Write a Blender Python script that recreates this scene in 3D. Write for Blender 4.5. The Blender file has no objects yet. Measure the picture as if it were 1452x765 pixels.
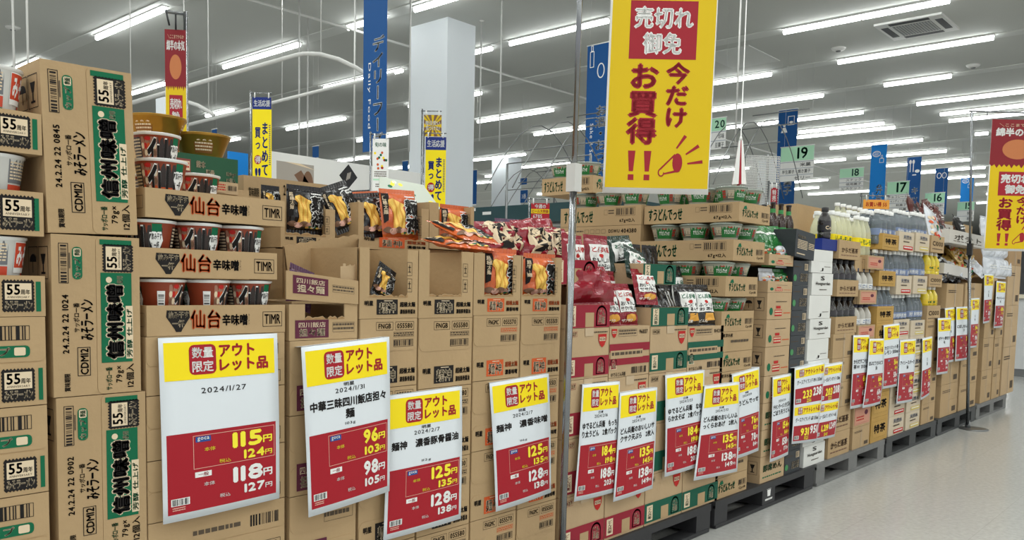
import bpy, math, random
import numpy as np
from mathutils import Vector, Matrix
random.seed(7)
S = bpy.context.scene
COL = S.collection

# ------------------------------------------------------------------ camera, world, exposure
FPX, CY, EYE = 1190.27, 491.23, 1.08
YAW, PITCH, ROLL = [math.radians(a) for a in (41.7797, -4.3313, 1.1838)]
def cam_axes():
    cy, sy, cp, sp = math.cos(YAW), math.sin(YAW), math.cos(PITCH), math.sin(PITCH)
    f = Vector((cy*cp, sy*cp, sp)); r = Vector((sy, -cy, 0)); u = r.cross(f)
    cr, sr = math.cos(ROLL), math.sin(ROLL)
    return cr*r+sr*u, -sr*r+cr*u, f
RX, UP, FW = cam_axes()
cam = bpy.data.cameras.new('camera'); cam.sensor_fit = 'HORIZONTAL'; cam.sensor_width = 36
cam.lens = FPX/1452*36; cam.shift_y = (CY-382.5)/1452; cam.clip_end = 300
co = bpy.data.objects.new('camera', cam); COL.objects.link(co); S.camera = co
m4 = Matrix((RX, UP, -FW)).transposed().to_4x4(); m4.translation = Vector((0, 0, EYE)); co.matrix_world = m4
S.view_settings.view_transform = 'Standard'; S.view_settings.look = 'None'
S.view_settings.gamma = 1; S.view_settings.use_curve_mapping = False
S.view_settings.exposure = 0.0
W = bpy.data.worlds.new('store_air'); S.world = W; W.use_nodes = True
W.node_tree.nodes['Background'].inputs[0].default_value = (.95, .97, 1, 1)
W.node_tree.nodes['Background'].inputs[1].default_value = .85
TUBE = 11.3          # emission of every ceiling tube
CEIL = 5.08
def ray(x, y): return RX*((x-726)/FPX) - UP*((y-CY)/FPX) + FW
EYEV = Vector((0, 0, EYE))
def aty(x, y, Y): d = ray(x, y); return EYEV + d*(Y/d.y)
def atx(x, y, X): d = ray(x, y); return EYEV + d*(X/d.x)
def atz(x, y, Z): d = ray(x, y); return EYEV + d*((Z-EYE)/d.z)
def atd(x, y, D): return EYEV + ray(x, y)*D
# the store's own ceiling lamps that hang outside the view (same grid as the visible tubes)
for gx in (-7.2, -5, -2.8, -.6, 1.6, 3.8, 6.0, 8.2, 10.4, 12.6, 15.0, 17.2):
    for gy in (-10.4, -6.2, -2.0, 1.2):
        if gy > 0 and gx > 9: continue
        if True:
            l = bpy.data.lights.new('ceiling_lamp', 'AREA')
        l.shape = 'RECTANGLE'; l.size = .07; l.size_y = 2.5
        l.energy = 150*.07*2.5*TUBE/30*3.14; l.color = (.97, 1, .98)
        lo = bpy.data.objects.new('ceiling_lamp', l); lo.location = (gx, gy, CEIL-.06); COL.objects.link(lo)

# lamps of the same grid that hang above the top edge of the view
for gx in (-5, -2.8, -.6, 1.6, 3.8, 6.1, 8.47, 10.69, 12.8):
    for gy in (4.7, 8.3, 13.7, 18.5):
        vv = []
        for ye in (gy-1.3, gy+1.3):
            q = Vector((gx, ye, CEIL))-EYEV; dpt = q.dot(FW); vv.append(dpt < .2 or CY-FPX*q.dot(UP)/dpt < -25 or 726+FPX*q.dot(RX)/dpt < -40)
        if not all(vv): continue
        l = bpy.data.lights.new('ceiling_lamp', 'AREA'); l.shape = 'RECTANGLE'; l.size = .07; l.size_y = 2.5
        l.energy = 150*.07*2.5*TUBE/30*3.14; l.color = (.97, 1, .98)
        lo = bpy.data.objects.new('ceiling_lamp', l); lo.location = (gx, gy, CEIL-.06); COL.objects.link(lo)
# and the lamps over the far departments
for gx in (26, 31, 36, 41, 46):
    for gy in (9, 18, 27, 36):
        l = bpy.data.lights.new('far_ceiling_lamp', 'AREA'); l.shape = 'RECTANGLE'; l.size = .07; l.size_y = 2.5
        l.energy = 500*.07*2.5*TUBE/30*3.14; l.color = (.97, 1, .98)
        lo = bpy.data.objects.new('far_ceiling_lamp', l); lo.location = (gx, gy, CEIL-.06); COL.objects.link(lo)
# ------------------------------------------------------------------ materials
def lin(c): return tuple(((v/255)/12.92 if v/255 <= .04045 else ((v/255+.055)/1.055)**2.4) for v in c)
MATS = {}
def mat(name, rgb, rough=.6, metal=0, spec=.5, noise=0, nscale=8, bump=0, bscale=200, coat=0, alpha=1, trans=0, emit=0, stretch=None):
    if name in MATS: return MATS[name]
    m = bpy.data.materials.new(name); m.use_nodes = True; nt = m.node_tree; b = nt.nodes['Principled BSDF']
    c = (*lin(rgb), 1); b.inputs['Base Color'].default_value = c
    b.inputs['Roughness'].default_value = rough; b.inputs['Metallic'].default_value = metal
    b.inputs['Specular IOR Level'].default_value = spec; b.inputs['Coat Weight'].default_value = coat
    b.inputs['Alpha'].default_value = alpha; b.inputs['Transmission Weight'].default_value = trans
    if emit:
        b.inputs['Emission Color'].default_value = (.97, 1, .99, 1); b.inputs['Emission Strength'].default_value = emit
    if noise or bump:
        tc = nt.nodes.new('ShaderNodeTexCoord'); mp = nt.nodes.new('ShaderNodeMapping'); nt.links.new(tc.outputs['Object'], mp.inputs[0])
        if stretch: mp.inputs['Scale'].default_value = stretch
    if noise:
        n = nt.nodes.new('ShaderNodeTexNoise'); n.inputs['Scale'].default_value = nscale; n.inputs['Detail'].default_value = 5
        r = nt.nodes.new('ShaderNodeValToRGB'); r.color_ramp.elements[0].position = .3; r.color_ramp.elements[1].position = .7
        r.color_ramp.elements[0].color = tuple(v*(1-noise) for v in c[:3])+(1,); r.color_ramp.elements[1].color = tuple(min(1, v*(1+noise*.6)) for v in c[:3])+(1,)
        nt.links.new(mp.outputs[0], n.inputs['Vector']); nt.links.new(n.outputs['Fac'], r.inputs[0]); nt.links.new(r.outputs[0], b.inputs['Base Color'])
    if bump:
        n = nt.nodes.new('ShaderNodeTexNoise'); n.inputs['Scale'].default_value = bscale
        bp = nt.nodes.new('ShaderNodeBump'); bp.inputs['Strength'].default_value = bump; bp.inputs['Distance'].default_value = .01
        nt.links.new(mp.outputs[0], n.inputs['Vector']); nt.links.new(n.outputs['Fac'], bp.inputs['Height']); nt.links.new(bp.outputs[0], b.inputs['Normal'])
    MATS[name] = m; return m
CARD = mat('cardboard', (182, 154, 115), .75, spec=.25, noise=.07, nscale=5, bump=.12, bscale=60)
CARD2 = mat('cardboard_pale', (190, 163, 127), .75, spec=.25, noise=.07, nscale=5, bump=.12, bscale=60)
CARD3 = mat('cardboard_deep', (172, 141, 103), .75, spec=.25, noise=.07, nscale=5, bump=.12, bscale=60)
CARDY = mat('cardboard_yellow', (190, 152, 84), .75, spec=.25, noise=.06, nscale=5)
FLUTE = mat('cardboard_core', (168, 134, 94), .9, spec=.1, noise=.15, nscale=60)
TAPE = mat('clear_tape', (196, 172, 138), .25, spec=.6)
BLK = mat('ink_black', (34, 31, 30), .7, spec=.2)
GRYI = mat('ink_grey', (92, 80, 66), .8, spec=.2)
ORI = mat('ink_orange', (205, 92, 48), .7, spec=.2)
REDI = mat('ink_red', (186, 44, 40), .7, spec=.2)
MAR = mat('ink_maroon', (150, 42, 56), .7, spec=.2, noise=.05, nscale=12)
GRNI = mat('ink_green', (22, 104, 70), .7, spec=.2)
DGRN = mat('ink_dark_green', (32, 92, 72), .7, spec=.2, noise=.05, nscale=12)
PUR = mat('ink_purple', (96, 44, 62), .7, spec=.2)
PALE = mat('ink_pale', (226, 206, 174), .7, spec=.2)
WHT = mat('paper_white', (238, 238, 234), .55, spec=.3)
YEL = mat('paper_yellow', (252, 226, 20), .5, spec=.3)
CRIM = mat('paper_crimson', (166, 24, 38), .5, spec=.3)
NUMY = mat('ink_yellow', (255, 238, 60), .5, spec=.3)
BLUI = mat('ink_blue', (40, 80, 150), .5, spec=.3)
SHEET = mat('card_sheet', (226, 232, 236), .45, spec=.35)
WPLA = mat('white_plastic', (232, 232, 228), .35)
CREAM = mat('cream_plastic', (222, 214, 190), .4)
FOIL = mat('silver_foil', (205, 205, 205), .3, metal=.7)
GOLD = mat('gold_bowl', (178, 138, 58), .3, metal=.65, noise=.1, nscale=30)
SMOKE = mat('clear_lid', (168, 178, 166), .2, alpha=.55)
FORA = mat('orange_film', (206, 96, 44), .22, spec=.6, bump=.25, bscale=25)
FBLK = mat('black_film', (30, 28, 30), .2, spec=.6, bump=.3, bscale=25)
FRED = mat('red_film', (142, 20, 38), .2, spec=.6, bump=.3, bscale=25)
FPUR = mat('purple_film', (84, 46, 78), .25, spec=.6, bump=.3, bscale=25)
FGRN = mat('green_film', (30, 104, 44), .22, spec=.6, bump=.3, bscale=25)
FBRN = mat('brown_film', (94, 44, 38), .22, spec=.6, bump=.3, bscale=25)
FWHT = mat('white_film', (214, 218, 224), .22, spec=.6, bump=.3, bscale=25)
FGLD = mat('golden_film', (196, 160, 84), .22, spec=.6, bump=.3, bscale=25)
NOO = mat('noodle_yellow', (244, 200, 92), .5); NOO2 = mat('noodle_amber', (222, 160, 56), .5)
PORK = mat('pork_pink', (226, 176, 158), .5)
STEEL = mat('brushed_steel', (138, 140, 142), .24, metal=1)
GSTEEL = mat('grey_steel', (128, 130, 130), .35, metal=.8)
BPLA = mat('black_rubber', (28, 28, 30), .5)
PBLK = mat('pallet_black', (44, 44, 46), .55, noise=.12, nscale=14)
PGRY = mat('pallet_grey', (118, 118, 116), .6, noise=.12, nscale=14)
PDRK = mat('pallet_charcoal', (66, 68, 68), .6, noise=.12, nscale=14)
BBLK = mat('beer_carton_black', (40, 46, 50), .5, noise=.06, nscale=12)
BWHT = mat('white_carton', (226, 226, 220), .55, noise=.03, nscale=8)
PINKI = mat('ink_pink', (206, 150, 126), .7, spec=.2)
CLEAR = mat('clear_pet', (112, 122, 128), .06, alpha=.66, spec=1)
WATER = mat('water', (72, 84, 92), .1, alpha=.45)
PALEY = mat('pale_lemon_drink', (232, 232, 196), .08, alpha=.40, spec=1)
COLA = mat('dark_cola', (26, 20, 20), .08, spec=.8)
LEMON = mat('lemon_drink', (220, 196, 44), .12, spec=.7)
BROWNG = mat('brown_glass', (48, 26, 14), .06, spec=.8)
BLULAB = mat('blue_label', (120, 136, 170), .4)
BGRN = mat('bottle_green_label', (54, 140, 72), .4)
BANB = mat('banner_blue', (12, 78, 140), .6, spec=.3)
BANL = mat('banner_sky_blue', (16, 130, 214), .6, spec=.3)
BANY = mat('banner_yellow', (222, 188, 8), .45, spec=.3)
BANR = mat('banner_red', (160, 30, 44), .45, spec=.3)
BAND = mat('banner_dark_red', (132, 28, 36), .45, spec=.3)
BANX = mat('flag_yellow', (250, 226, 10), .5, spec=.3)
NAVY = mat('navy_blue', (22, 44, 122), .5, spec=.3)
MINT = mat('mint_green', (182, 232, 196), .5, spec=.3)
LGREY = mat('light_grey_line', (176, 182, 190), .5)
TEAL = mat('dark_teal_paint', (22, 62, 66), .4)
INOX = mat('pale_metal', (196, 198, 196), .4, metal=.3)
BROWNP = mat('food_brown', (120, 86, 62), .6); GREYP = mat('photo_grey', (170, 162, 152), .6)
LIT = mat('lit_tube', (255, 255, 255), .5, emit=TUBE)
HOUS = mat('lamp_housing', (206, 206, 202), .5)
def floor_mat():
    m = mat('vinyl_floor', (182, 182, 178), .2, spec=.5, noise=.10, nscale=45)
    nt = m.node_tree; b = nt.nodes['Principled BSDF']
    tc = nt.nodes.new('ShaderNodeTexCoord'); br = nt.nodes.new('ShaderNodeTexBrick')
    br.offset = 0; br.inputs['Scale'].default_value = 1; br.inputs['Brick Width'].default_value = .45; br.inputs['Row Height'].default_value = .45
    br.inputs['Mortar Size'].default_value = .0015; br.inputs['Color1'].default_value = (1, 1, 1, 1); br.inputs['Color2'].default_value = (.965, .965, .96, 1); br.inputs['Mortar'].default_value = (.86, .86, .85, 1)
    mx = nt.nodes.new('ShaderNodeMix'); mx.data_type = 'RGBA'; mx.blend_type = 'MULTIPLY'; mx.inputs[0].default_value = 1
    src = b.inputs['Base Color'].links[0].from_socket
    nt.links.new(tc.outputs['Object'], br.inputs['Vector']); nt.links.new(src, mx.inputs[6]); nt.links.new(br.outputs['Color'], mx.inputs[7]); nt.links.new(mx.outputs[2], b.inputs['Base Color'])
    return m
FLOORM = floor_mat()
CEILM = mat('ceiling_board', (208, 210, 205), .8, spec=.2, noise=.03, nscale=.6)
CEILT = mat('ceiling_batten', (222, 224, 220), .7, spec=.2)
WALLM = mat('wall_paint', (206, 208, 208), .7, spec=.2, noise=.03, nscale=1)
COLM = mat('column_paint', (236, 242, 246), .6, spec=.3)

# ------------------------------------------------------------------ text glyphs
GL = {}
def glyph(ch):
    if ch in GL: return GL[ch]
    c = bpy.data.curves.new('glyph', 'FONT'); c.body = ch; c.size = 1; c.resolution_u = 2
    o = bpy.data.objects.new('glyph', c); COL.objects.link(o)
    dg = bpy.context.evaluated_depsgraph_get(); me = bpy.data.meshes.new_from_object(o.evaluated_get(dg))
    v = np.array([p.co[:2] for p in me.vertices]) if len(me.vertices) else np.zeros((0, 2))
    f = [tuple(p.vertices) for p in me.polygons]
    bpy.data.objects.remove(o); bpy.data.curves.remove(c); bpy.data.meshes.remove(me)
    GL[ch] = (v, f); return GL[ch]
def layout(s, vertical=False):
    out, x = [], 0.0
    for ch in s:
        v, f = glyph(ch)
        if vertical:
            if len(v):
                w = v[:, 0]; cx = (w.min()+w.max())/2 if ord(ch) < 0x2000 else .5
                vv = v - np.array([cx, 0]) + np.array([0, x])
                if ch == 'ー':
                    q = v - np.array([.5, .38]); vv = np.stack([q[:, 1], -q[:, 0]], 1) + np.array([0, x+.38])
                out.append((vv, f))
            x -= 1.0 if ord(ch) >= 0x2000 else .8
        else:
            if ord(ch) >= 0x2000: out.append((v+np.array([x, 0]), f)); x += 1.0
            elif len(v): out.append((v-np.array([v[:, 0].min()-x-.06, 0]), f)); x += v[:, 0].max()-v[:, 0].min()+.14
            else: x += .35
    out = [q for q in out if len(q[0])]
    allv = np.concatenate([q[0] for q in out])
    return out, allv.min(0), allv.max(0)

# ------------------------------------------------------------------ frames (a, b, lift) -> point
def F(o, u, v):
    o, u, v = Vector(o), Vector(u).normalized(), Vector(v).normalized(); n = u.cross(v)
    return lambda a, b, l=0: o+u*a+v*b+n*l
def quadF(tl, tr, br, bl, w, h, curl=0):
    tl, tr, br, bl = map(Vector, (tl, tr, br, bl)); n = (tr-tl).cross(tl-bl).normalized()
    def f(a, b, l=0):
        s, t = a/w, b/h
        return (bl*(1-s)+br*s)*(1-t)+(tl*(1-s)+tr*s)*t + n*(l+curl*(math.sin(s*3.2+.4)*(1-t)+.6*math.sin(t*3.14)))
    return f
def cylF(c, r0, r1, h, a0=0, sag=0):      # a is arc angle (radians), b height 0..h
    c = Vector(c)
    def f(a, b, l=0):
        r = r0+(r1-r0)*b/h+l; t = a0+a
        return c+Vector((r*math.cos(t), r*math.sin(t), b))
    return f
def sub(fr, x, y, sx=1, sy=1): return lambda a, b, l=0: fr(x+a*sx, y+b*sy, l)

class B:
    def __init__(s, seg=1, rings=0): s.seg = seg; s.rings = rings; s.v = []; s.f = []; s.m = []; s.mats = []; s.sm = []
    def mi(s, m):
        if m not in s.mats: s.mats.append(m)
        return s.mats.index(m)
    def poly(s, pts, m, smooth=False):
        k = len(s.v); s.v += [tuple(p) for p in pts]; s.f.append(tuple(range(k, k+len(pts)))); s.m.append(s.mi(m)); s.sm.append(smooth)
    def box(s, x0, x1, y0, y1, z0, z1, m, skip=''):
        P = [(x0, y0, z0), (x1, y0, z0), (x1, y1, z0), (x0, y1, z0), (x0, y0, z1), (x1, y0, z1), (x1, y1, z1), (x0, y1, z1)]
        k = len(s.v); s.v += P; i = s.mi(m)
        for f in ((0, 3, 2, 1), (4, 5, 6, 7), (0, 1, 5, 4), (1, 2, 6, 5), (2, 3, 7, 6), (3, 0, 4, 7)):
            s.f.append(tuple(k+q for q in f)); s.m.append(i); s.sm.append(False)
    def slab(s, fr, x0, y0, x1, y1, l0, l1, m, nx=1, ny=1):
        # a thin solid panel in a frame
        def g(l): return [[fr(x0+(x1-x0)*i/nx, y0+(y1-y0)*j/ny, l) for i in range(nx+1)] for j in range(ny+1)]
        t, b = g(l1), g(l0); k = len(s.v); i = s.mi(m); N = (nx+1)*(ny+1)
        s.v += [tuple(p) for r in t for p in r]+[tuple(p) for r in b for p in r]
        ix = lambda a, c, o=0: k+o+c*(nx+1)+a
        for c in range(ny):
            for a in range(nx):
                s.f.append((ix(a, c), ix(a+1, c), ix(a+1, c+1), ix(a, c+1))); s.f.append((ix(a, c, N), ix(a, c+1, N), ix(a+1, c+1, N), ix(a+1, c, N)))
                s.m += [i, i]; s.sm += [nx > 1 or ny > 1]*2
        for a in range(nx):
            s.f += [(ix(a, 0), ix(a, 0, N), ix(a+1, 0, N), ix(a+1, 0)), (ix(a, ny), ix(a+1, ny), ix(a+1, ny, N), ix(a, ny, N))]; s.m += [i, i]; s.sm += [False]*2
        for c in range(ny):
            s.f += [(ix(0, c), ix(0, c+1), ix(0, c+1, N), ix(0, c, N)), (ix(nx, c), ix(nx, c, N), ix(nx, c+1, N), ix(nx, c+1))]; s.m += [i, i]; s.sm += [False]*2
    def rect(s, fr, x0, y0, x1, y1, m, l=.0006, nx=1, ny=1):
        if s.seg > 1 and nx == 1 and ny == 1: nx = s.seg if abs(x1-x0) > .02 else 1; ny = s.seg if abs(y1-y0) > .02 else 1
        for j in range(ny):
            for i in range(nx):
                xa, xb = x0+(x1-x0)*i/nx, x0+(x1-x0)*(i+1)/nx; ya, yb = y0+(y1-y0)*j/ny, y0+(y1-y0)*(j+1)/ny
                s.poly([fr(xa, ya, l), fr(xb, ya, l), fr(xb, yb, l), fr(xa, yb, l)], m, nx+ny > 2)
    def shape(s, fr, pts, m, l=.0006):
        if not s.rings: s.poly([fr(a, b, l) for a, b in pts], m); return
        cx, cy = sum(p[0] for p in pts)/len(pts), sum(p[1] for p in pts)/len(pts); R = s.rings; n = len(pts)
        P = lambda i, t: fr(cx+(pts[i % n][0]-cx)*t, cy+(pts[i % n][1]-cy)*t, l)
        for i in range(n):
            s.poly([P(i, 0), P(i, 1/R), P(i+1, 1/R)], m, True)
            for r in range(1, R): s.poly([P(i, r/R), P(i, (r+1)/R), P(i+1, (r+1)/R), P(i+1, r/R)], m, True)
    def ell(s, fr, cx, cy, rx, ry, m, l=.0006, n=20): s.shape(fr, [(cx+rx*math.cos(6.2832*i/n), cy+ry*math.sin(6.2832*i/n)) for i in range(n)], m, l)
    def rrect(s, fr, x0, y0, x1, y1, r, m, l=.0006):
        p = []
        for cx, cy, a in ((x1-r, y1-r, 0), (x0+r, y1-r, 90), (x0+r, y0+r, 180), (x1-r, y0+r, 270)):
            p += [(cx+r*math.cos(math.radians(a+t)), cy+r*math.sin(math.radians(a+t))) for t in (0, 30, 60, 90)]
        s.shape(fr, p, m, l)
    def frame(s, fr, x0, y0, x1, y1, t, m, l=.0006):
        s.rect(fr, x0, y0, x1, y0+t, m, l); s.rect(fr, x0, y1-t, x1, y1, m, l); s.rect(fr, x0, y0+t, x0+t, y1-t, m, l); s.rect(fr, x1-t, y0+t, x1, y1-t, m, l)
    def bars(s, fr, x0, y0, x1, y1, m, n=14, l=.0006, rot=False):
        rr = random.Random(5); c = 0.0; seg = []
        for i in range(n*2): w = rr.choice((.5, 1, 1.6)); seg.append((c, c+w)); c += w
        for i in range(0, n*2, 2):
            a, b = seg[i][0]/c, seg[i][1]/c
            if rot: s.rect(fr, x0, y0+(y1-y0)*a, x1, y0+(y1-y0)*b, m, l)
            else: s.rect(fr, x0+(x1-x0)*a, y0, x0+(x1-x0)*b, y1, m, l)
    def small(s, fr, x0, y0, x1, y1, m, rows=3, l=.0006, seed=1, fill=.5):   # unreadable small print, as broken rules
        rr = random.Random(seed); h = (y1-y0)/rows
        for r in range(rows):
            x = x0
            while x < x1-.02*(x1-x0):
                w = rr.uniform(.06, .16)*(x1-x0); s.rect(fr, x, y1-(r+fill)*h-h*.12, min(x1, x+w), y1-r*h-h*.12, m, l); x += w+.025*(x1-x0)
    def text(s, fr, t, x0, y0, x1, y1, m, bold=0, l=.0009, vert=False, rot=0, keep=False, shift8=False):
        if not t.strip(): return
        gl, lo, hi = layout(t, vert); w, h = hi-lo
        W_, H_ = (x1-x0, y1-y0) if rot == 0 else (y1-y0, x1-x0)
        sx, sy = W_/max(w, 1e-6), H_/max(h, 1e-6)
        if keep: sx = sy = min(sx, sy)
        ox, oy = (W_-w*sx)/2, (H_-h*sy)/2
        sh = [(0, 0)]
        if bold:
            sh = [(-1, 0), (1, 0), (0, 1), (0, -1)] if not shift8 else [(-1, 0), (1, 0), (0, 1), (0, -1), (.7, .7), (-.7, .7), (.7, -.7), (-.7, -.7)]
        i = s.mi(m)
        for dx, dy in sh:
            for v, f in gl:
                q = (v-lo)*np.array([sx, sy])+np.array([ox+dx*bold*min(sx, sy), oy+dy*bold*min(sx, sy)])
                k = len(s.v)
                if rot == 0: s.v += [tuple(fr(x0+a, y0+b, l)) for a, b in q]
                elif rot == 1: s.v += [tuple(fr(x1-b, y0+a, l)) for a, b in q]
                else: s.v += [tuple(fr(x0+b, y1-a, l)) for a, b in q]
                s.f += [tuple(k+e for e in p) for p in f]; s.m += [i]*len(f); s.sm += [False]*len(f)
    def lathe(s, c, prof, m, n=20, smooth=True, a0=0, a1=6.28318, cap0=True, cap1=True):
        c = Vector(c); full = a1-a0 > 6.28; k = len(s.v); N = n if full else n+1
        for r, z in prof:
            for i in range(N):
                t = a0+(a1-a0)*i/n; s.v.append((c.x+r*math.cos(t), c.y+r*math.sin(t), c.z+z))
        for j in range(len(prof)-1):
            mm = m[j] if isinstance(m, (list, tuple)) else m; q = s.mi(mm)
            for i in range(n):
                b = (i+1) % N if full else i+1
                s.f.append((k+j*N+i, k+j*N+b, k+(j+1)*N+b, k+(j+1)*N+i)); s.m.append(q); s.sm.append(smooth)
        if full and cap0 and prof[0][0] > 1e-4: s.f.append(tuple(k+i for i in reversed(range(N)))); s.m.append(s.mi(m[0] if isinstance(m, (list, tuple)) else m)); s.sm.append(False)
        if full and cap1 and prof[-1][0] > 1e-4: s.f.append(tuple(k+(len(prof)-1)*N+i for i in range(N))); s.m.append(s.mi(m[-1] if isinstance(m, (list, tuple)) else m)); s.sm.append(False)
    def tube(s, pts, r, m, n=8):
        pts = [Vector(p) for p in pts]; k = len(s.v); q = s.mi(m)
        for i, p in enumerate(pts):
            d = (pts[min(i+1, len(pts)-1)]-pts[max(i-1, 0)]).normalized()
            a = d.cross(Vector((0, 0, 1)) if abs(d.z) < .9 else Vector((1, 0, 0))).normalized(); b = d.cross(a)
            s.v += [tuple(p+a*(r*math.cos(6.2832*j/n))+b*(r*math.sin(6.2832*j/n))) for j in range(n)]
        for i in range(len(pts)-1):
            for j in range(n):
                s.f.append((k+i*n+j, k+i*n+(j+1) % n, k+(i+1)*n+(j+1) % n, k+(i+1)*n+j)); s.m.append(q); s.sm.append(True)
        s.f += [tuple(k+j for j in reversed(range(n))), tuple(k+(len(pts)-1)*n+j for j in range(n))]; s.m += [q, q]; s.sm += [False, False]
    def xf(s, M): s.v = [tuple(M @ Vector(p)) for p in s.v]; return s
    def make(s, name, parent=None, origin=(0, 0, 0)):
        if parent is not None: origin = parent.get('_o', origin)
        me = bpy.data.meshes.new(name); o_ = Vector(origin)
        me.from_pydata([(p[0]-o_.x, p[1]-o_.y, p[2]-o_.z) for p in s.v], [], s.f)
        for m in s.mats: me.materials.append(m)
        me.polygons.foreach_set('material_index', s.m); me.polygons.foreach_set('use_smooth', s.sm); me.update()
        o = bpy.data.objects.new(name, me); COL.objects.link(o)
        if parent is not None: o.parent = parent
        else: o.location = o_
        o['_o'] = tuple(o_)
        return o
def empty(name, loc):
    o = bpy.data.objects.new(name, None); COL.objects.link(o); o.location = loc; o['_o'] = tuple(loc); o.empty_display_size = .05; return o
def tag(o, label, cat, group=None):
    o['label'] = label; o['category'] = cat
    if group: o['group'] = group
    return o
def struct(b, name, origin=(0, 0, 0)): o = b.make(name, origin=origin); o['kind'] = 'structure'; return o
def dup(root, loc, label, group=None, rz=0):
    r = root.copy(); COL.objects.link(r); r.location = loc; r.rotation_euler.z = rz; r['label'] = label
    if group: r['group'] = group
    for ch in list(root.children):
        c = ch.copy(); COL.objects.link(c); c.parent = r
        for g in ch.children:
            d = g.copy(); COL.objects.link(d); d.parent = c
    return r
ORD = ['first', 'second', 'third', 'fourth', 'fifth', 'sixth', 'seventh', 'eighth', 'ninth', 'tenth', 'eleventh', 'twelfth', 'thirteenth', 'fourteenth', 'fifteenth', 'sixteenth']
#--ROOM--
#--STACKS--
# ------------------------------------------------------------------ room shell
b = B(); b.box(-12, 75, -14, 48, -.05, 0, FLOORM); struct(b, 'floor')
b = B(); b.box(-12, 75, -14, 48, CEIL, CEIL+.1, CEILM); struct(b, 'ceiling')
b = B(); b.box(-12, 75, 48, 48.2, 0, CEIL, WALLM); struct(b, 'wall_back')
b = B(); b.box(75, 75.2, -14, 48, 0, CEIL, WALLM); struct(b, 'wall_right')
# battens that run between the tubes
for i, x in enumerate((6.1, 8.47, 10.69, 12.8, 15.05, 17.25, 19.45, 22.1, 24.6, 27.2, 30)):
    b = B(); b.box(x-.22, x+.05, -14, 48, CEIL-.012, CEIL, CEILT); struct(b, 'trim_%d' % (i+1))
# white columns
def column(n, x0, x1, y0, y1):
    b = B(); b.box(x0, x1, y0, y1, 0, CEIL, COLM)
    b.box(x0-.02, x1+.02, y0-.02, y1+.02, 0, .12, GSTEEL); struct(b, 'column_%d' % n)
column(1, 9.02, 9.62, 9.5, 10.35)
p = atd(1098, 190, 26); column(2, p.x, p.x+.7, p.y-.4, p.y+.5)
p = atd(716, 260, 27); column(3, p.x-.2, p.x+.45, p.y-.3, p.y+.4)
p = atd(233, 160, 9.5); b = B(); b.box(p.x-.05, p.x+.2, p.y-.1, p.y+.1, 0, atd(233, 140, 9.5).z, COLM); b.box(p.x-.08, p.x+.23, p.y-.13, p.y+.13, 0, .1, GSTEEL); tag(b.make('pillar_panel', origin=(p.x, p.y, 0)), 'pale upright panel partly hidden behind the dark red banner', 'panel')
p = atd(1277, 252, 40); column(5, p.x-.2, p.x+.5, p.y-.4, p.y+.4)
# pale partition and end unit beyond the row
b = B(); b.box(12.55, 13.2, 1.2, 2.42, .1, 1.02, WALLM); b.box(12.57, 13.2, 1.22, 2.4, 0, .1, GSTEEL); b.box(12.5, 13.25, 1.15, 2.47, 1.02, 1.07, CREAM)
tag(b.make('counter', origin=(12.8, 1.8, 0)), 'pale low counter standing beyond the far end of the carton row', 'counter')

# ceiling tubes: ends read off the photo, laid on the ceiling plane
LIGHTS = [(1110,45,1348,0),(1188,88,1410,52),(1012,157,1165,133),(135,53,237,12),(318,95,424,62),(460,125,571,99),(1253,120,1350,107),(407,183,489,167),
 (1010,118,1094,104),(1303,149,1470,124),(1077,177,1222,157),(1335,163,1470,145),(187,132,234,118),(724,62,862,28),(583,12,690,-14),(655,78,698,68),
 (677,172,785,155),(761,191,868,174),(1178,210,1308,197),(1219,225,1340,212),(1155,229,1199,225),(1132,187,1254,174),(1132,195,1268,179),(1150,276,1233,269),
 (1124,258,1173,254),(1124,268,1160,265),(1004,225,1032,221),(1004,243,1060,237),(1000,184,1053,178),(1302,148,1383,139),(1345,171,1470,158),
 (1305,232,1375,225),(1257,235,1288,232),(1345,241,1396,236),(1305,245,1329,242),(1345,253,1396,248),(1382,190,1402,188),(1345,280,1364,278),
 (1180,272,1235,268),(669,227,745,218),(736,237,809,230),(673,259,701,257),(789,248,806,246),(761,275,806,272),(492,39,549,23),(505,199,587,187),
 (578,150,606,146),(476,228,527,223),(548,239,596,235),(292,164,331,155),(310,201,342,196),(-20,112,62,85),(165,40,236,11),(660,136,682,131),(690,250,712,247),(1385,262,1420,258),(1400,275,1430,272),(1386,288,1425,285)]
LP = []
for (x0, y0, x1, y1) in LIGHTS:
    if y0 == 40: continue
    a, c = atz(x0, y0, CEIL-.05), atz(x1, y1, CEIL-.05)
    if abs(a.x-c.x) > 6 or a.x > 70 or max(a.y, c.y) > 47: continue
    x = (a.x+c.x)/2; ya, yb = min(a.y, c.y), max(a.y, c.y)
    if any(abs(x-q[0]) < .5 and ya < q[2] and yb > q[1] for q in LP): continue
    LP.append((x, ya, yb))
lines = []
for x, ya, yb in sorted(LP):
    if lines and abs(lines[-1][0]-x) < .7: lines[-1][1].append((x, ya, yb))
    else: lines.append([x, [(x, ya, yb)]])
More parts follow.
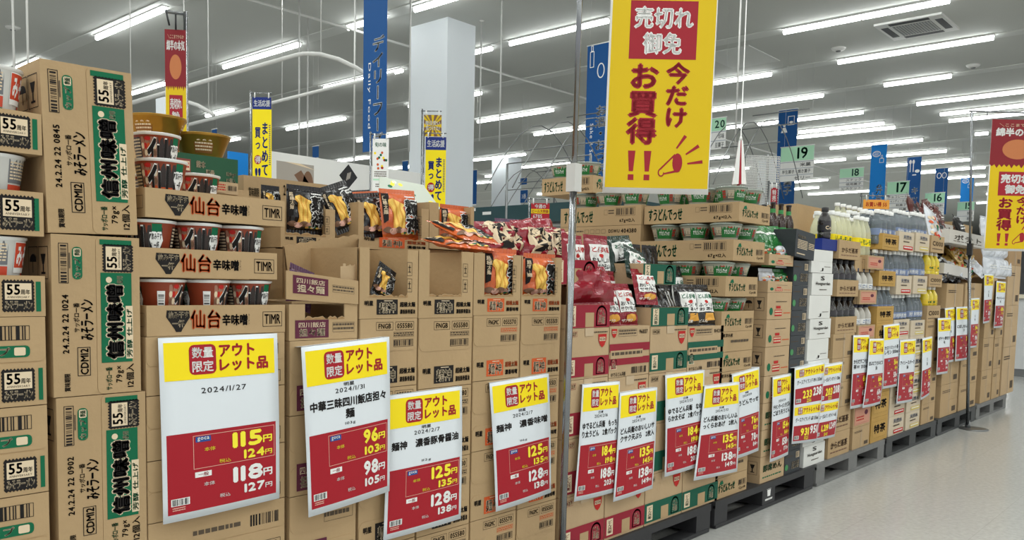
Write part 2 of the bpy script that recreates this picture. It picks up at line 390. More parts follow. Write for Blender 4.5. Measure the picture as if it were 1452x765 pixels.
for i, (_, ls) in enumerate(lines):
    ls.sort(key=lambda q: q[1])
    for j, (x, ya, yb) in enumerate(ls):
        b = B(); b.box(x-.05, x+.05, ya, yb, CEIL-.028, CEIL, HOUS); o = b.make('ceiling_light', origin=(x, (ya+yb)/2, CEIL-.028))
        n = max(1, round((yb-ya)/1.25))
        for k in range(n):
            y0, y1 = ya+(yb-ya)*k/n+.01, ya+(yb-ya)*(k+1)/n-.01; b = B()
            b.lathe((0, 0, 0), [(.0, 0), (.034, .004), (.034, y1-y0-.004), (.0, y1-y0)], LIT, 8)
            b.xf(Matrix.Translation((x, y0, CEIL-.062)) @ Matrix.Rotation(-math.pi/2, 4, 'X')); b.make('tube', o)
        w = ORD[i] if i < 16 else str(i+1)+'th'
        tag(o, 'white ceiling tube light, %s from the aisle in the %s lamp line into the store' % (ORD[j], w), 'ceiling light', 'ceiling tube lights')

# ceiling cassette air conditioner
c = atz(1300, 37, CEIL); b = B(); s = .475
b.box(c.x-s, c.x+s, c.y-s, c.y+s, CEIL-.03, CEIL, WPLA); o = b.make('ceiling_air_conditioner', origin=(c.x, c.y, CEIL-.03))
tag(o, 'square white cassette air conditioner set in the ceiling over the aisle', 'air conditioner')
b = B()
b.box(c.x-.27, c.x+.27, c.y-.27, c.y+.27, CEIL-.036, CEIL-.028, GSTEEL)
for k in range(14): y = c.y-.26+.04*k; b.box(c.x-.265, c.x+.265, y, y+.008, CEIL-.042, CEIL-.036, HOUS)
b.make('grille', o)
for dx, dy, hx, hy in ((0, .38, .28, .05), (0, -.38, .28, .05), (.38, 0, .05, .28), (-.38, 0, .05, .28)):
    b = B(); b.box(c.x+dx-hx, c.x+dx+hx, c.y+dy-hy, c.y+dy+hy, CEIL-.035, CEIL-.028, BPLA); b.make('air_outlet', o)
c = atz(1050, 81, CEIL); b = B(); b.box(c.x-.6, c.x+.6, c.y-.45, c.y+.45, CEIL-.012, CEIL, CEILT)
tag(b.make('access_hatch', origin=tuple(c)), 'flat square access hatch in the ceiling beside the yellow banner', 'ceiling hatch')
for (x, y, t) in ((1189, 68, 'round smoke detector on the ceiling below the air conditioner'), (1380, 92, 'small round ceiling detector under the second bright tube line'), (18, 38, 'round ceiling speaker above the tall green-panelled cartons')):
    c = atz(x, y, CEIL); b = B(); b.lathe((c.x, c.y, CEIL-.05), [(.05, 0), (.1, .02), (.12, .05)], WPLA, 20)
    o = tag(b.make('ceiling_detector', origin=(c.x, c.y, CEIL-.05)), t, 'detector'); b = B(); b.lathe((c.x, c.y, CEIL-.065), [(.03, 0), (.045, .016)], GSTEEL, 14); b.make('sensor', o)
# thin white rail under the ceiling, along the row
b = B(); a = atz(360, 2, CEIL-.1); z = atz(615, 76, CEIL-.1); b.tube([(a.x-3, z.y, CEIL-.1), (z.x+26, z.y, CEIL-.1)], .02, WPLA)
for k in range(8): b.tube([(a.x+3.3*k, z.y, CEIL-.1), (a.x+3.3*k, z.y, CEIL)], .008, WPLA, 6)
tag(b.make('hanging_rail', origin=(a.x, z.y, CEIL-.1)), 'thin white sign rail running under the ceiling past the white column', 'rail')

# ------------------------------------------------------------------ signs above the aisles
def vsign(name, x, yc, w, z0, z1, m, art, label, cat, group=None, thick=.004, wires=True):
    # a hanging sign that faces along the row (towards -X)
    fr = F((x-thick/2, yc+w/2, z0), (0, -1, 0), (0, 0, 1)); h = z1-z0
    b = B(); b.slab(fr, 0, 0, w, h, -thick, 0, m); art(b, fr, w, h)
    o = b.make(name, origin=(x, yc, z0)); tag(o, label, cat, group)
    r = B(); r.tube([(x, yc-w/2-.01, z1), (x, yc+w/2+.01, z1)], .008, WPLA, 6); r.make('top_bar', o)
    if wires:
        r = B()
        for s in (-.4, .4): r.tube([(x, yc+s*w, z1), (x, yc+s*w, CEIL)], .002, HOUS, 4)
        r.make('hanging_wire', o)
    return o
YB = 6.5
def banner(px, pyt, pyb, wpx, m, jp, en, icon, label, ja=(.30, .95), big=.46):
    t = aty(px, pyt, YB); z1 = min(t.z, CEIL-.15); z0 = aty(px, pyb, YB).z
    w = atx(px-wpx/2, (pyt+pyb)/2, t.x).y-atx(px+wpx/2, (pyt+pyb)/2, t.x).y
    def art(b, fr, w, h):
        if jp: b.text(fr, jp, w*.42, h*(1-ja[1]), w*(.42+big), h*(1-ja[0]), WHT, .025, vert=True)
        if en: b.text(fr, en, w*.20, h*(1-ja[1]+.1), w*.34, h*(1-ja[0]-.12), WHT, rot=2)
        y = h*(1-.16)
        if icon == 'bottle':
            b.frame(fr, w*.12, y, w*.30, y+w*.55, w*.025, WHT); b.frame(fr, w*.16, y+w*.55, w*.26, y+w*.75, w*.025, WHT); b.ell(fr, w*.6, y-w*.15, w*.16, w*.26, WHT); b.ell(fr, w*.6, y-w*.15, w*.12, w*.22, m, .0009)
        elif icon == 'snack':
            b.frame(fr, w*.5, y, w*.85, y+w*.45, w*.03, WHT); b.ell(fr, w*.68, y+w*.14, w*.1, w*.06, WHT); b.shape(fr, [(w*.16, y-w*.35), (w*.5, y-w*.35), (w*.4, y-w*.1), (w*.26, y-w*.1)], WHT); b.ell(fr, w*.33, y, w*.07, w*.07, WHT)
        elif icon == 'bento':
            b.ell(fr, w*.36, y+w*.1, w*.27, w*.2, WHT); b.ell(fr, w*.36, y+w*.1, w*.22, w*.15, m, .0009); b.text(fr, '≡', w*.2, y, w*.5, y+w*.2, WHT, l=.0012); b.frame(fr, w*.56, y-w*.5, w*.84, y-w*.2, w*.03, WHT); b.frame(fr, w*.64, y-w*.2, w*.76, y, w*.03, WHT)
        elif icon == 'fork':
            for q in (.2, .42):
                b.rect(fr, w*q, y-w*.4, w*(q+.06), y+w*.35, WHT); b.ell(fr, w*(q+.03), y+w*.35, w*.09, w*.16, WHT)
            b.ell(fr, w*.74, y-w*.35, w*.17, w*.12, WHT); b.rect(fr, w*.4, y-w*.66, w*.68, y-w*.58, WHT)
        elif icon == 'rings':
            for q in (.3, .7): b.ell(fr, w*q, y, w*.19, w*.25, WHT); b.ell(fr, w*q, y, w*.14, w*.2, m, .0009)
    return vsign('hanging_banner', t.x, YB, w, z0, z1, m, art, label, 'banner', 'blue department banners', .006)
banner(533, -76, 214, 33, BANB, 'デイリーフーズ', 'Daily Food', 'rings', 'long dark blue hanging banner lettered for daily foods, left of the white column', (.44, .985), .48)
banner(850, 62, 262, 33, BANB, 'お酒・おつまみ', 'Sake & Snacks', 'bottle', 'dark blue hanging banner for sake half hidden by the big yellow banner', (.44, 1.0), .48)
banner(1118, 155, 297, 27, BANB, '菓子', 'Snack', 'snack', 'dark blue hanging banner for sweets, behind sign number 19', (.68, .86), .42)
banner(1247, 205, 300, 22, BANL, '弁当', 'Lunch', 'bento', 'bright sky-blue hanging banner for boxed lunches, beside sign number 17', (.60, .9), .42)
banner(1297, 222, 310, 20, BANB, 'キッチン', 'Kitchen', 'fork', 'dark blue hanging banner for kitchenware, beside sign number 16', (.50, 1.0), .46)
banner(1336, 238, 305, 18, BANB, '', '', 'rings', 'plain dark blue hanging banner with a cup symbol, behind sign number 16', (.5, 1))
banner(1372, 252, 290, 18, BANL, '', '', 'bento', 'bright blue hanging banner nearest the second banner pole', (.5, 1))
# small far banners
for (x0, y0, x1, y1, d, t, lb) in ((299,183,309,191,15,'','small plain navy banner far behind, above the golden bowls'), (442,207,453,224,15,'','small navy banner hanging above the white food-photo board'), (570,228,579,248,18,'','small navy banner hanging just before the white column'),
        (738,252,747,262,19,'','small grey-blue banner above the numbered navy banner by far column'), (738,269,748,287,18,'3番','small navy banner with white writing over the dark freezer'), (670,241,676,291,18,'','narrow navy banner edge showing beside the white column')):
    p = atd((x0+x1)/2, (y0+y1)/2, d); w = (x1-x0)/FPX*d*1.35; h = (y1-y0)/FPX*d
    vsign('hanging_banner', p.x, p.y, w, p.z-h/2, p.z+h/2, BANB, (lambda t: (lambda b, fr, w, h: b.text(fr, t, w*.2, h*.3, w*.8, h*.7, WHT) if t else b.rect(fr, 0, 0, w, h*.04, WHT)))(t), lb, 'banner', 'small navy banners')
# numbered aisle signs
def numsign(px, pyt, pyb, wpx, num, rows, label):
    t = aty(px, pyt, 6.05); z0 = aty(px, pyb, 6.05).z; h = t.z-z0
    w = atx(px-wpx/2, pyt, t.x).y-atx(px+wpx/2, pyt, t.x).y
    def art(b, fr, w, h):
        b.rect(fr, 0, h*.58, w, h, MINT); b.text(fr, num, w*.40 if len(num) > 1 else w*.6, h*.64, w*.92, h*.95, DGRN, .02, keep=True)
        n = len(rows)
        for i, r in enumerate(rows):
            y1 = h*.56-i*h*.56/n; b.rect(fr, 0, y1-.012, w, y1, LGREY); b.text(fr, r, w*.92-min(.86, .16*len(r))*w, y1-h*.46/n, w*.92, y1-h*.13/n, GSTEEL, .02)
    vsign('aisle_sign', t.x, 6.05, w, z0, t.z, WHT, art, label, 'sign', 'numbered aisle signs', .006)
numsign(1017, 167, 212, 26, '20', ['珍味', '豆菓子'], 'aisle sign number 20 with mint top, against the yellow banner edge')
numsign(1131, 207, 257, 47, '19', ['米菓', '半生菓子・焼き菓子', 'ゼリー'], 'aisle sign number 19 with mint top, over the beer bottles')
numsign(1208, 238, 270, 34, '18', ['スナック', '徳用菓子', 'ビスケット'], 'aisle sign number 18 with mint top and three lines')
numsign(1274, 257, 300, 31, '17', ['チョコレート', 'キャンディ・ガム', '和菓子', '玩菓'], 'aisle sign number 17 with mint top, between two blue banners')
numsign(1326, 273, 308, 28, '16', ['嗜好飲料', 'コーヒー', '茶'], 'aisle sign number 16 with mint top, above the charcoal snack bags')
numsign(1370, 286, 314, 24, '15', ['製菓', '乾物'], 'aisle sign number 15, half behind the second banner pole')

# yellow bulk-buy flags and the small posters
def flag(name, px0, py0, px1, py1, d, art, m, label, cat, wide=1.0, group=None, pole=True, low=None):
    p = atd((px0+px1)/2, (py0+py1)/2, d); w = (px1-px0)/FPX*d*wide; h = (py1-py0)/FPX*d
    dx = Vector((RX.x, RX.y, 0)).normalized(); o_ = p-dx*w/2-Vector((0, 0, h/2)); fr = F(o_, dx, (0, 0, 1))
    b = B(); b.slab(fr, 0, 0, w, h, -.004, 0, m); art(b, fr, w, h); o = tag(b.make(name, origin=tuple(p-Vector((0, 0, h/2)))), label, cat, group)
    if pole:
        r = B(); q = fr(-.02, 0, -.012); r.tube([(q.x, q.y, 0), (q.x, q.y, p.z+h/2+.06)], .008, STEEL, 8); r.make('pole', o)
        r = B(); r.tube([fr(-.03, h+.04, -.012), fr(w, h+.04, -.012)], .006, STEEL, 6)
        for k in (.12, .85): r.tube([fr(w*k, h-.01, 0), fr(w*k, h+.045, -.008)], .006, WPLA, 6)
        r.make('cross_bar', o)
        r = B(); r.lathe((q.x, q.y, 0), [(.12, 0), (.12, .012), (.02, .02)], GSTEEL, 18); r.make('base_plate', o)
    return o
def bulk(b, fr, w, h):
    b.rect(fr, 0, h-w*.62, w, h, NAVY); b.text(fr, '生活応援', w*.08, h-w*.48, w*.92, h-w*.15, WHT, .03, l=.0012)
    b.text(fr, 'まとめて', w*.50, h*.20, w*.80, h*.74, NAVY, .05, vert=True); b.text(fr, '買っ', w*.14, h*.47, w*.42, h*.69, NAVY, .05, vert=True)
    b.ell(fr, w*.28, h*.36, w*.19, w*.24, CRIM); b.text(fr, '得', w*.14, h*.325, w*.42, h*.395, WHT, .03, l=.0012); b.text(fr, '!!', w*.16, h*.16, w*.40, h*.27, NAVY, .05)
    b.small(fr, w*.86, h*.3, w*.95, h*.72, NAVY, 20); b.rect(fr, w*.5, h*.06, w*.92, h*.09, NAVY)
flag('sale_flag', 358, 139, 385, 275, 8.2, bulk, BANX, 'yellow bulk-buying flag with navy heading, beside the white food-photo board', 'flag', 1.0, 'yellow bulk-buying flags')
flag('sale_flag', 603, 195, 632, 305, 8.6, bulk, BANX, 'yellow bulk-buying flag with navy heading, standing before the white column', 'flag', 1.0, 'yellow bulk-buying flags')
def star(b, fr, w, h):
    for k in range(12):
        a = 6.283*k/12; b.shape(fr, [(w/2, h/2), (w/2+w*.5*max(-1, min(1, 1.5*math.cos(a-.12))), h/2+h*.5*max(-1, min(1, 1.5*math.sin(a-.12)))), (w/2+w*.5*max(-1, min(1, 1.5*math.cos(a+.12))), h/2+h*.5*max(-1, min(1, 1.5*math.sin(a+.12))))], BANY)
    b.text(fr, '毎日安い', w*.08, h*.52, w*.92, h*.72, WHT, .03, l=.0012); b.text(fr, '見つけた!', w*.1, h*.28, w*.9, h*.48, WHT, .03, l=.0012)
flag('poster', 601, 163, 626, 193, 8.7, star, BROWNP, 'small brown and gold starburst poster above the yellow flag by the column', 'poster')
def menu(b, fr, w, h):
    b.text(fr, '旬の味', w*.15, h*.84, w*.85, h*.93, GRNI, .02); rr = random.Random(3)
    for k in range(14): b.ell(fr, w*rr.uniform(.15, .85), h*rr.uniform(.42, .78), w*.07, w*.08, [ORI, GRNI, REDI, YEL][k % 4])
    b.small(fr, w*.12, h*.26, w*.88, h*.38, GRYI, 3); b.rect(fr, w*.05, h*.2, w*.95, h*.23, MINT); b.small(fr, w*.2, h*.06, w*.8, h*.14, GRYI, 2)
flag('poster', 528, 197, 551, 270, 7.4, menu, WHT, 'small white vegetable poster in a thin holder below the daily foods banner', 'poster')
def pricepop(b, fr, w, h):
    b.text(fr, '今週の', w*.2, h*.7, w*.8, h*.94, WHT, .03); b.rect(fr, 0, h*.4, w, h*.66, BANY, .0009); b.text(fr, 'ビール大特価', w*.06, h*.43, w*.94, h*.63, CRIM, .03, l=.0012); b.text(fr, '6785', w*.12, h*.12, w*.6, h*.34, WHT, .03); b.rect(fr, 0, 0, w, h*.06, WHT, .0009)
flag('poster', 753, 288, 779, 312, 8.0, pricepop, CRIM, 'small red and yellow price poster before the dark freezer canopy', 'poster')
def redflag(b, fr, w, h): b.text(fr, '特売品', w*.2, h*.1, w*.8, h*.9, WHT, .03, vert=True)
flag('sale_flag', 1093, 266, 1102, 296, 7.6, redflag, BANR, 'thin red flag with white writing beside the sweets banner', 'flag')
def orange(b, fr, w, h): b.text(fr, 'お買い得 55', w*.1, h*.25, w*.9, h*.75, REDI, .03)
flag('shelf_sign', 1224, 283, 1261, 296, 8.4, orange, mat('sign_orange', (240, 164, 60), .5), 'orange shelf sign behind the clear bottles on the top trays', 'sign')

# white board with food photograph
fr = F((4.95, 8, 1.55), (1, 0, 0), (0, 0, 1)); b = B(); b.slab(fr, 0, 0, 2.6, .88, -.03, 0, WPLA); LEG = [(5.0, 8.02, 1.55), (7.5, 8.02, 1.55)]
a = aty(392, 255, 8).x-4.95; c_ = aty(445, 255, 8).x-4.95; b.rect(fr, a, .3, c_, .79, GREYP)
rr = random.Random(4)
for k in range(26): b.ell(fr, a+.05+rr.random()*.22, .35+rr.random()*.12, .028, .018, BPLA, .0009)
b.shape(fr, [(a+.22, .66), (a+.34, .52), (a+.42, .58), (a+.31, .72)], BROWNP, .0012); b.ell(fr, a+.40, .56, .07, .16, BROWNP, .0012); b.shape(fr, [(a+.1, .79), (a+.5, .74), (a+.3, .79)], PALE, .0009)
d = aty(494, 250, 8).x-4.95; dz = aty(494, 250, 8).z-1.55; b.shape(fr, [(d-.13, dz), (d, dz-.14), (d+.13, dz), (d, dz+.14)], BPLA); [b.shape(fr, [(d-.035+.02*k, dz-.045+.012*k), (d-.02+.02*k, dz-.05+.012*k), (d+.0+.02*k, dz+.035+.008*k), (d-.014+.02*k, dz+.04+.008*k)], GREYP, .0012) for k in range(3)]
b.text(fr, '手摘みで', d-.14, dz-.28, d+.14, dz-.21, GSTEEL); b.text(fr, '宇治の味わい', d-.2, dz-.39, d+.2, dz-.31, GSTEEL)
o = tag(b.make('signboard', origin=(6.2, 8, 1.55)), 'long white signboard with a food photo and a black diamond emblem', 'signboard')
def legs(o, pts):
    for x, y, z in pts: r = B(); r.box(x-.02, x+.02, y-.015, y+.015, 0, z+.02, HOUS); r.make('post', o)
legs(o, LEG)
# blue shelf header right of it, and the pale blue board left of the flag
a, c_ = aty(512, 250, 8.6), aty(600, 262, 8.6); b = B(); b.box(a.x, c_.x, 8.6, 8.66, c_.z-.08, c_.z+.06, BANB); o = tag(b.make('shelf_header', origin=(a.x, 8.6, c_.z-.08)), 'dark blue shelf header bar right of the white signboard', 'shelf header'); legs(o, [(a.x+.05, 8.63, c_.z-.08), (c_.x-.05, 8.63, c_.z-.08)])
a, c_ = aty(325, 214, 8.4), aty(352, 262, 8.4); b = B(); b.box(a.x, c_.x, 8.4, 8.44, c_.z, a.z, BANL); fr = F((a.x, 8.4, c_.z), (1, 0, 0), (0, 0, 1)); b.rect(fr, .02, .0, (c_.x-a.x)*.45, .18, WHT); b.small(fr, .03, .02, (c_.x-a.x)*.4, .16, GRYI, 6)
legs(tag(b.make('signboard', origin=(a.x, 8.4, c_.z)), 'bright blue signboard peeking out between golden bowls and yellow flag', 'signboard'), [(a.x+.05, 8.42, c_.z), (c_.x-.05, 8.42, c_.z)])

# dark freezer with its canopy
b = B(); X = 8.3; y0, y1 = atx(830, 300, X).y-.6, atx(655, 300, X).y+.4; zt, zb = atx(740, 290, X).z, atx(740, 315, X).z
b.box(X, X+.9, y0, y1, zb, zt, TEAL); o = b.make('refrigerated_case', origin=(X, (y0+y1)/2, 0)); tag(o, 'dark teal canopy of a refrigerated display case behind the red noodle bags', 'refrigerated case')
b = B(); b.box(X+.75, X+.9, y0, y1, .2, zb, INOX); b.box(X+.1, X+.9, y0, y1, 1.2, 1.24, INOX); b.box(X+.3, X+.9, y0, y1, 0, .2, TEAL); b.make('inner_panel', o)
b = B(); b.tube([(X+.2, y0, zb-.03), (X+.2, y1, zb-.03)], .02, HOUS); b.make('lamp_strip', o)
for (px, py, w) in ((673, 297, .04), (692, 302, .10)):
    q = atx(px, py, X); b = B(); fr = F((X, q.y+w, q.z-.02), (0, -1, 0), (0, 0, 1)); b.rect(fr, 0, 0, w*1.6, .04, WPLA, .004); b.make('price_label', o)
# arched wire canopies over the gondolas
def arch(pa, pb, D, rise, label):
    a, c_ = atd(*pa, D), atd(*pb, D*1.0); 
    b = B(); n = 3; L = 3.4; zz = (a.z+c_.z)/2; x = (a.x+c_.x)/2; y0, y1 = min(a.y, c_.y), max(a.y, c_.y)
    o = empty('wire_canopy', (x, (y0+y1)/2, zz))
    for q in (0, .2, .5, .75): 
        r = B(); r.tube([(x+q*1.4, y0, zz+q*rise*2), (x+q*1.4, y1, zz+q*rise*2)], .007, GSTEEL, 6); r.make('rail', o)
    for k in range(n):
        y = y0+(y1-y0)*(k+.5)/n; r = B(); r.tube([(x-.55+1.8*t/10, y, zz-.5+(rise+.5)*math.sin(math.pi*min(1, t/10*.9+.05))) for t in range(11)], .006, GSTEEL, 6); r.make('arch_rod', o)
    for k in range(2): 
        r = B(); r.tube([(x, y0+(y1-y0)*k, 0), (x, y0+(y1-y0)*k, zz)], .014, GSTEEL, 6); r.make('post', o)
    return tag(o, label, 'wire canopy', 'arched wire canopies')
arch((672, 240), (880, 212), 9.0, .45, 'arched wire canopy with long rails above the freezer canopy')
arch((690, 272), (812, 262), 12.5, .35, 'lower arched wire canopy just over the dark freezer')
arch((985, 231), (1108, 216), 9.5, .45, 'arched wire canopy showing behind the yellow banner and sign number 20')
# curved-end hanging rails over the left half
def crail(pts, D, label):
    b = B(); P = [atd(x, y, D) for x, y in pts]; b.tube(P, .022, HOUS, 8); o = tag(b.make('curved_rail', origin=tuple(P[0])), label, 'rail')
    for i in (0, len(P)//2): r = B(); r.tube([P[i], (P[i].x, P[i].y, CEIL)], .006, HOUS, 5); r.make('hanging_rod', o)
crail([(186, 146), (270, 121), (360, 95), (420, 78), (432, 76), (455, 77), (480, 84), (505, 96), (520, 106), (529, 112)], 8.5, 'grey steel rail with a curved end, hung behind the blue banner')
crail([(262, 178), (330, 161), (400, 142), (480, 122), (560, 104)], 10.5, 'straight grey steel rail hung below the curved one')
crail([(262, 143), (280, 149), (296, 158), (304, 164)], 9.5, 'short curved rail end beside the dark red banner')
for (px, y0, y1, d, lb) in ((424, 140, 225, 12, 'slim suspension rod right of the yellow flag'), (436, 170, 225, 13, 'slim suspension rod nearest the small navy banner'), (502, 125, 230, 11, 'slim suspension rod by the long blue banner'), (580, 147, 215, 12, 'slim suspension rod left of the white column'),
        (680, 140, 200, 13, 'slim suspension rod right of the white column'), (708, 150, 210, 12, 'slim suspension rod over the freezer canopy'), (1042, 128, 215, 10, 'slim suspension rod right of aisle sign 20')):
    p = atd(px, y1, d); b = B(); b.tube([p, (p.x, p.y, CEIL)], .012, HOUS, 6); b.lathe((p.x, p.y, CEIL-.03), [(.03, 0), (.04, .03)], HOUS, 10); tag(b.make('suspension_rod', origin=tuple(p)), lb, 'rod', 'suspension rods')
for (px, d, lb) in ((21, 6, 'thin white hanging rod farther from the tall cartons'), (41, 6, 'thin white hanging rod nearer the tall cartons')):
    p = atd(px, 140, d); b = B(); b.tube([p, (p.x, p.y, CEIL)], .008, WPLA, 6); b.lathe((p.x, p.y, p.z-.04), [(.016, 0), (.02, .02), (.008, .05)], WPLA, 10); tag(b.make('suspension_rod', origin=tuple(p)), lb, 'rod', 'suspension rods')
# folded striped cloth and wire net behind the udon trays
p = atd(1048, 262, 6.4); t = atd(1050, 200, 6.4); b = B(); h = t.z-p.z
for k in range(16):
    a0, a1 = 6.2832*k/16, 6.2832*(k+1)/16; mm = [WHT, BANR, WHT, WHT][k % 4]
    b.poly([(p.x+.055*math.cos(a0), p.y+.055*math.sin(a0), p.z), (p.x+.055*math.cos(a1), p.y+.055*math.sin(a1), p.z), (p.x+.016*math.cos(a1), p.y+.016*math.sin(a1), t.z), (p.x+.016*math.cos(a0), p.y+.016*math.sin(a0), t.z)], mm)
b.lathe((p.x, p.y, t.z), [(.016, 0), (.008, .03), (.004, .03), (.004, CEIL-t.z)], WPLA, 8)
tag(b.make('folded_parasol', origin=tuple(p)), 'folded pink and white striped cloth hanging above the udon cups', 'parasol')
a, c_ = atd(1056, 296, 9.2), atd(1106, 222, 9.2); b = B(); n = 22
for k in range(n+1):
    y = a.y+(c_.y-a.y)*k/n; x = a.x+(c_.x-a.x)*k/n; b.tube([(x, y, a.z), (x, y, c_.z)], .004, HOUS, 4)
    z = a.z+(c_.z-a.z)*k/n; b.tube([(a.x, a.y, z), (c_.x, c_.y, z)], .004, HOUS, 4)
tag(b.make('wire_net', origin=tuple(a)), 'pale wire net panel behind the red flag and sweets banner', 'net')
# ------------------------------------------------------------------ pallets under the row
YF = 1.78; PT = .126
def pallet(x0, m, label, mark=False):
    x1 = x0+1.1; y0, y1 = YF-.015, YF+1.085
    o = empty('pallet', (x0+.55, (y0+y1)/2, 0))
    b = B()
    for k in range(10): y = y0+(y1-y0-.085)*k/9; b.box(x0, x1, y, y+.085, .108, PT, m)
    b.box(x0, x1, y0, y0+.012, .094, .108, m); b.make('top_deck', o)
    b = B()
    for k in range(7): y = y0+(y1-y0-.07)*k/6; b.box(x0+.01, x1-.01, y, y+.07, .002, .018, m)
    b.make('bottom_deck', o)
    for xa, w in ((x0, .12), (x0+.48, .14), (x1-.12, .12)):
        b = B(); b.box(xa, xa+w, y0+.003, y1, .018, .108, m)
        if mark and w == .14:
            fr = F((xa, y0+.003, .018), (1, 0, 0), (0, 0, 1)); b.shape(fr, [(.055, .038), (.085, .038), (.09, .07), (.05, .07)], WHT, .001); b.rect(fr, .046, .073, .094, .077, WHT, .001); b.small(fr, .03, .012, .11, .03, WHT, 1, .001)
        b.make('runner', o)
    return tag(o, label, 'pallet', 'plastic pallets under the row')
for x0, m, t, mk in ((-.06, PBLK, 'black plastic pallet under the cup noodle trays at the near end of the row', 0), (1.09, PBLK, 'black plastic pallet under the black-panel and orange-panel noodle cartons', 0), (2.22, PBLK, 'black plastic pallet under the red-banded and green-banded cartons', 0),
        (3.36, PBLK, 'black plastic pallet with a white bin mark under the beer cartons', 1), (4.50, PGRY, 'pale grey plastic pallet under the cola and water trays', 0), (5.64, PDRK, 'charcoal plastic pallet under the red-label and lemon drink cartons', 0), (6.78, PDRK, 'charcoal plastic pallet behind the second banner pole', 0), (7.92, PGRY, 'grey plastic pallet at the far end of the row', 0)):
    pallet(x0, m, t, mk)

# ------------------------------------------------------------------ builders
def fronts(X0, Y0, Z0): return F((X0, Y0, Z0), (1, 0, 0), (0, 0, 1))
def lefts(X0, Y0, Z0, D): return F((X0, Y0+D, Z0), (0, -1, 0), (0, 0, 1))
def flaps(fr, w, h, mode, o, m, M=None, l=.0012):
    def one(x0, y0, x1, y1, r, cs):
        p = []
        for (cx, cy, a, k) in ((x1, y1, 0, 0), (x0, y1, 90, 1), (x0, y0, 180, 2), (x1, y0, 270, 3)):
            if k in cs:
                ox = cx-r if k in (0, 3) else cx+r; oy = cy-r if k in (0, 1) else cy+r
                p += [(ox+r*math.cos(math.radians(a+t)), oy+r*math.sin(math.radians(a+t))) for t in (0, 30, 60, 90)]
            else: p.append((cx, cy))
        b = B(); top = [fr(a, c, l) for a, c in p]; bot = [fr(a, c, 0) for a, c in p]; b.poly(top, m)
        for i in range(len(p)): j = (i+1) % len(p); b.poly([bot[i], bot[j], top[j], top[i]], m)
        if M is not None: b.xf(M)
        b.make('flap', o)
    if mode == 'h': one(.002, h*.53, w-.002, h-.001, .02, (2, 3)); one(.002, .001, w-.002, h*.36, .02, (0, 1))
    elif mode == 'v': one(.001, .001, w*.482, h-.001, .012, (0, 3)); one(w*.488, .001, w-.001, h-.001, .012, (1, 2))
    elif mode == 'lo': one(.002, .001, w-.002, h*.44, .018, (0, 1))
    elif mode == 'b': one(.002, h*.50, w-.002, h-.001, .012, (2, 3)); one(.002, .001, w-.002, h*.485, .012, (0, 1))
def carton(name, X0, X1, Z0, Z1, label, cat='carton', group=None, Y0=YF, D=.4, m=CARD, front=None, left=None, flap=None, tilt=0, top=None):
    w, h = X1-X0, Z1-Z0; b = B(); g = .0012
    b.box(X0+g, X1-g, Y0, Y0+D, Z0+.0005, Z1-g, m)
    fr = fronts(X0, Y0, Z0); lf = lefts(X0+g, Y0, Z0, D)
    if front: front(b, sub2(fr, .0013), w, h)
    if left: left(b, lf, D, h)
    if top: top(b, F((X0, Y0, Z1), (1, 0, 0), (0, 1, 0)), w, D)
    M = None
    if tilt:
        c = Vector((X1 if tilt > 0 else X0, Y0, Z0)); M = Matrix.Translation(c) @ Matrix.Rotation(math.radians(tilt), 4, 'Y') @ Matrix.Translation(-c); b.xf(M)
    o = b.make(name, origin=((X0+X1)/2, Y0+D/2, Z0)); tag(o, label, cat, group)
    if flap: flaps(fr, w, h, flap, o, m, M)
    return o
def sub2(fr, dl): return lambda a, b, l=0: fr(a, b, l+dl)
def tray(X0, X1, Z0, Z1, label, group=None, Y0=YF, D=.4, m=CARD, front=None, left=None, cat='tray', name='cardboard_tray', tilt=0, pad=None):
    t = .004; o = empty(name, ((X0+X1)/2, Y0+D/2, Z0)); w, h = X1-X0, Z1-Z0
    M = None
    if tilt: c = Vector((X0, Y0, Z0)); M = Matrix.Translation(c) @ Matrix.Rotation(math.radians(tilt), 4, 'Y') @ Matrix.Translation(-c)
    def put(b, n):
        if M is not None: b.xf(M)
        b.make(n, o)
    b = B(); b.box(X0+t, X1-t, Y0+t, Y0+D-t, Z0+.0005, Z0+t, m); put(b, 'base')
    if pad is not None: b = B(); b.box(X0+t, X1-t, Y0+t, Y0+D-t, pad-.004, pad, m); put(b, 'pad')
    b = B(); b.box(X0, X1, Y0, Y0+t, Z0, Z1, m); b.box(X0, X1, Y0+.0005, Y0+t-.0005, Z1, Z1+.0003, FLUTE)
    if front: front(b, fronts(X0, Y0, Z0), w, h)
    put(b, 'front_wall')
    b = B(); b.box(X0, X0+t, Y0+t, Y0+D, Z0, Z1, m)
    if left: left(b, lefts(X0, Y0, Z0, D), D, h)
    put(b, 'side_wall')
    b = B(); b.box(X1-t, X1, Y0+t, Y0+D, Z0, Z1, m); put(b, 'side_wall')
    b = B(); b.box(X0+t, X1-t, Y0+D-t, Y0+D, Z0, Z1, m); put(b, 'back_wall')
    return tag(o, label, cat, group)
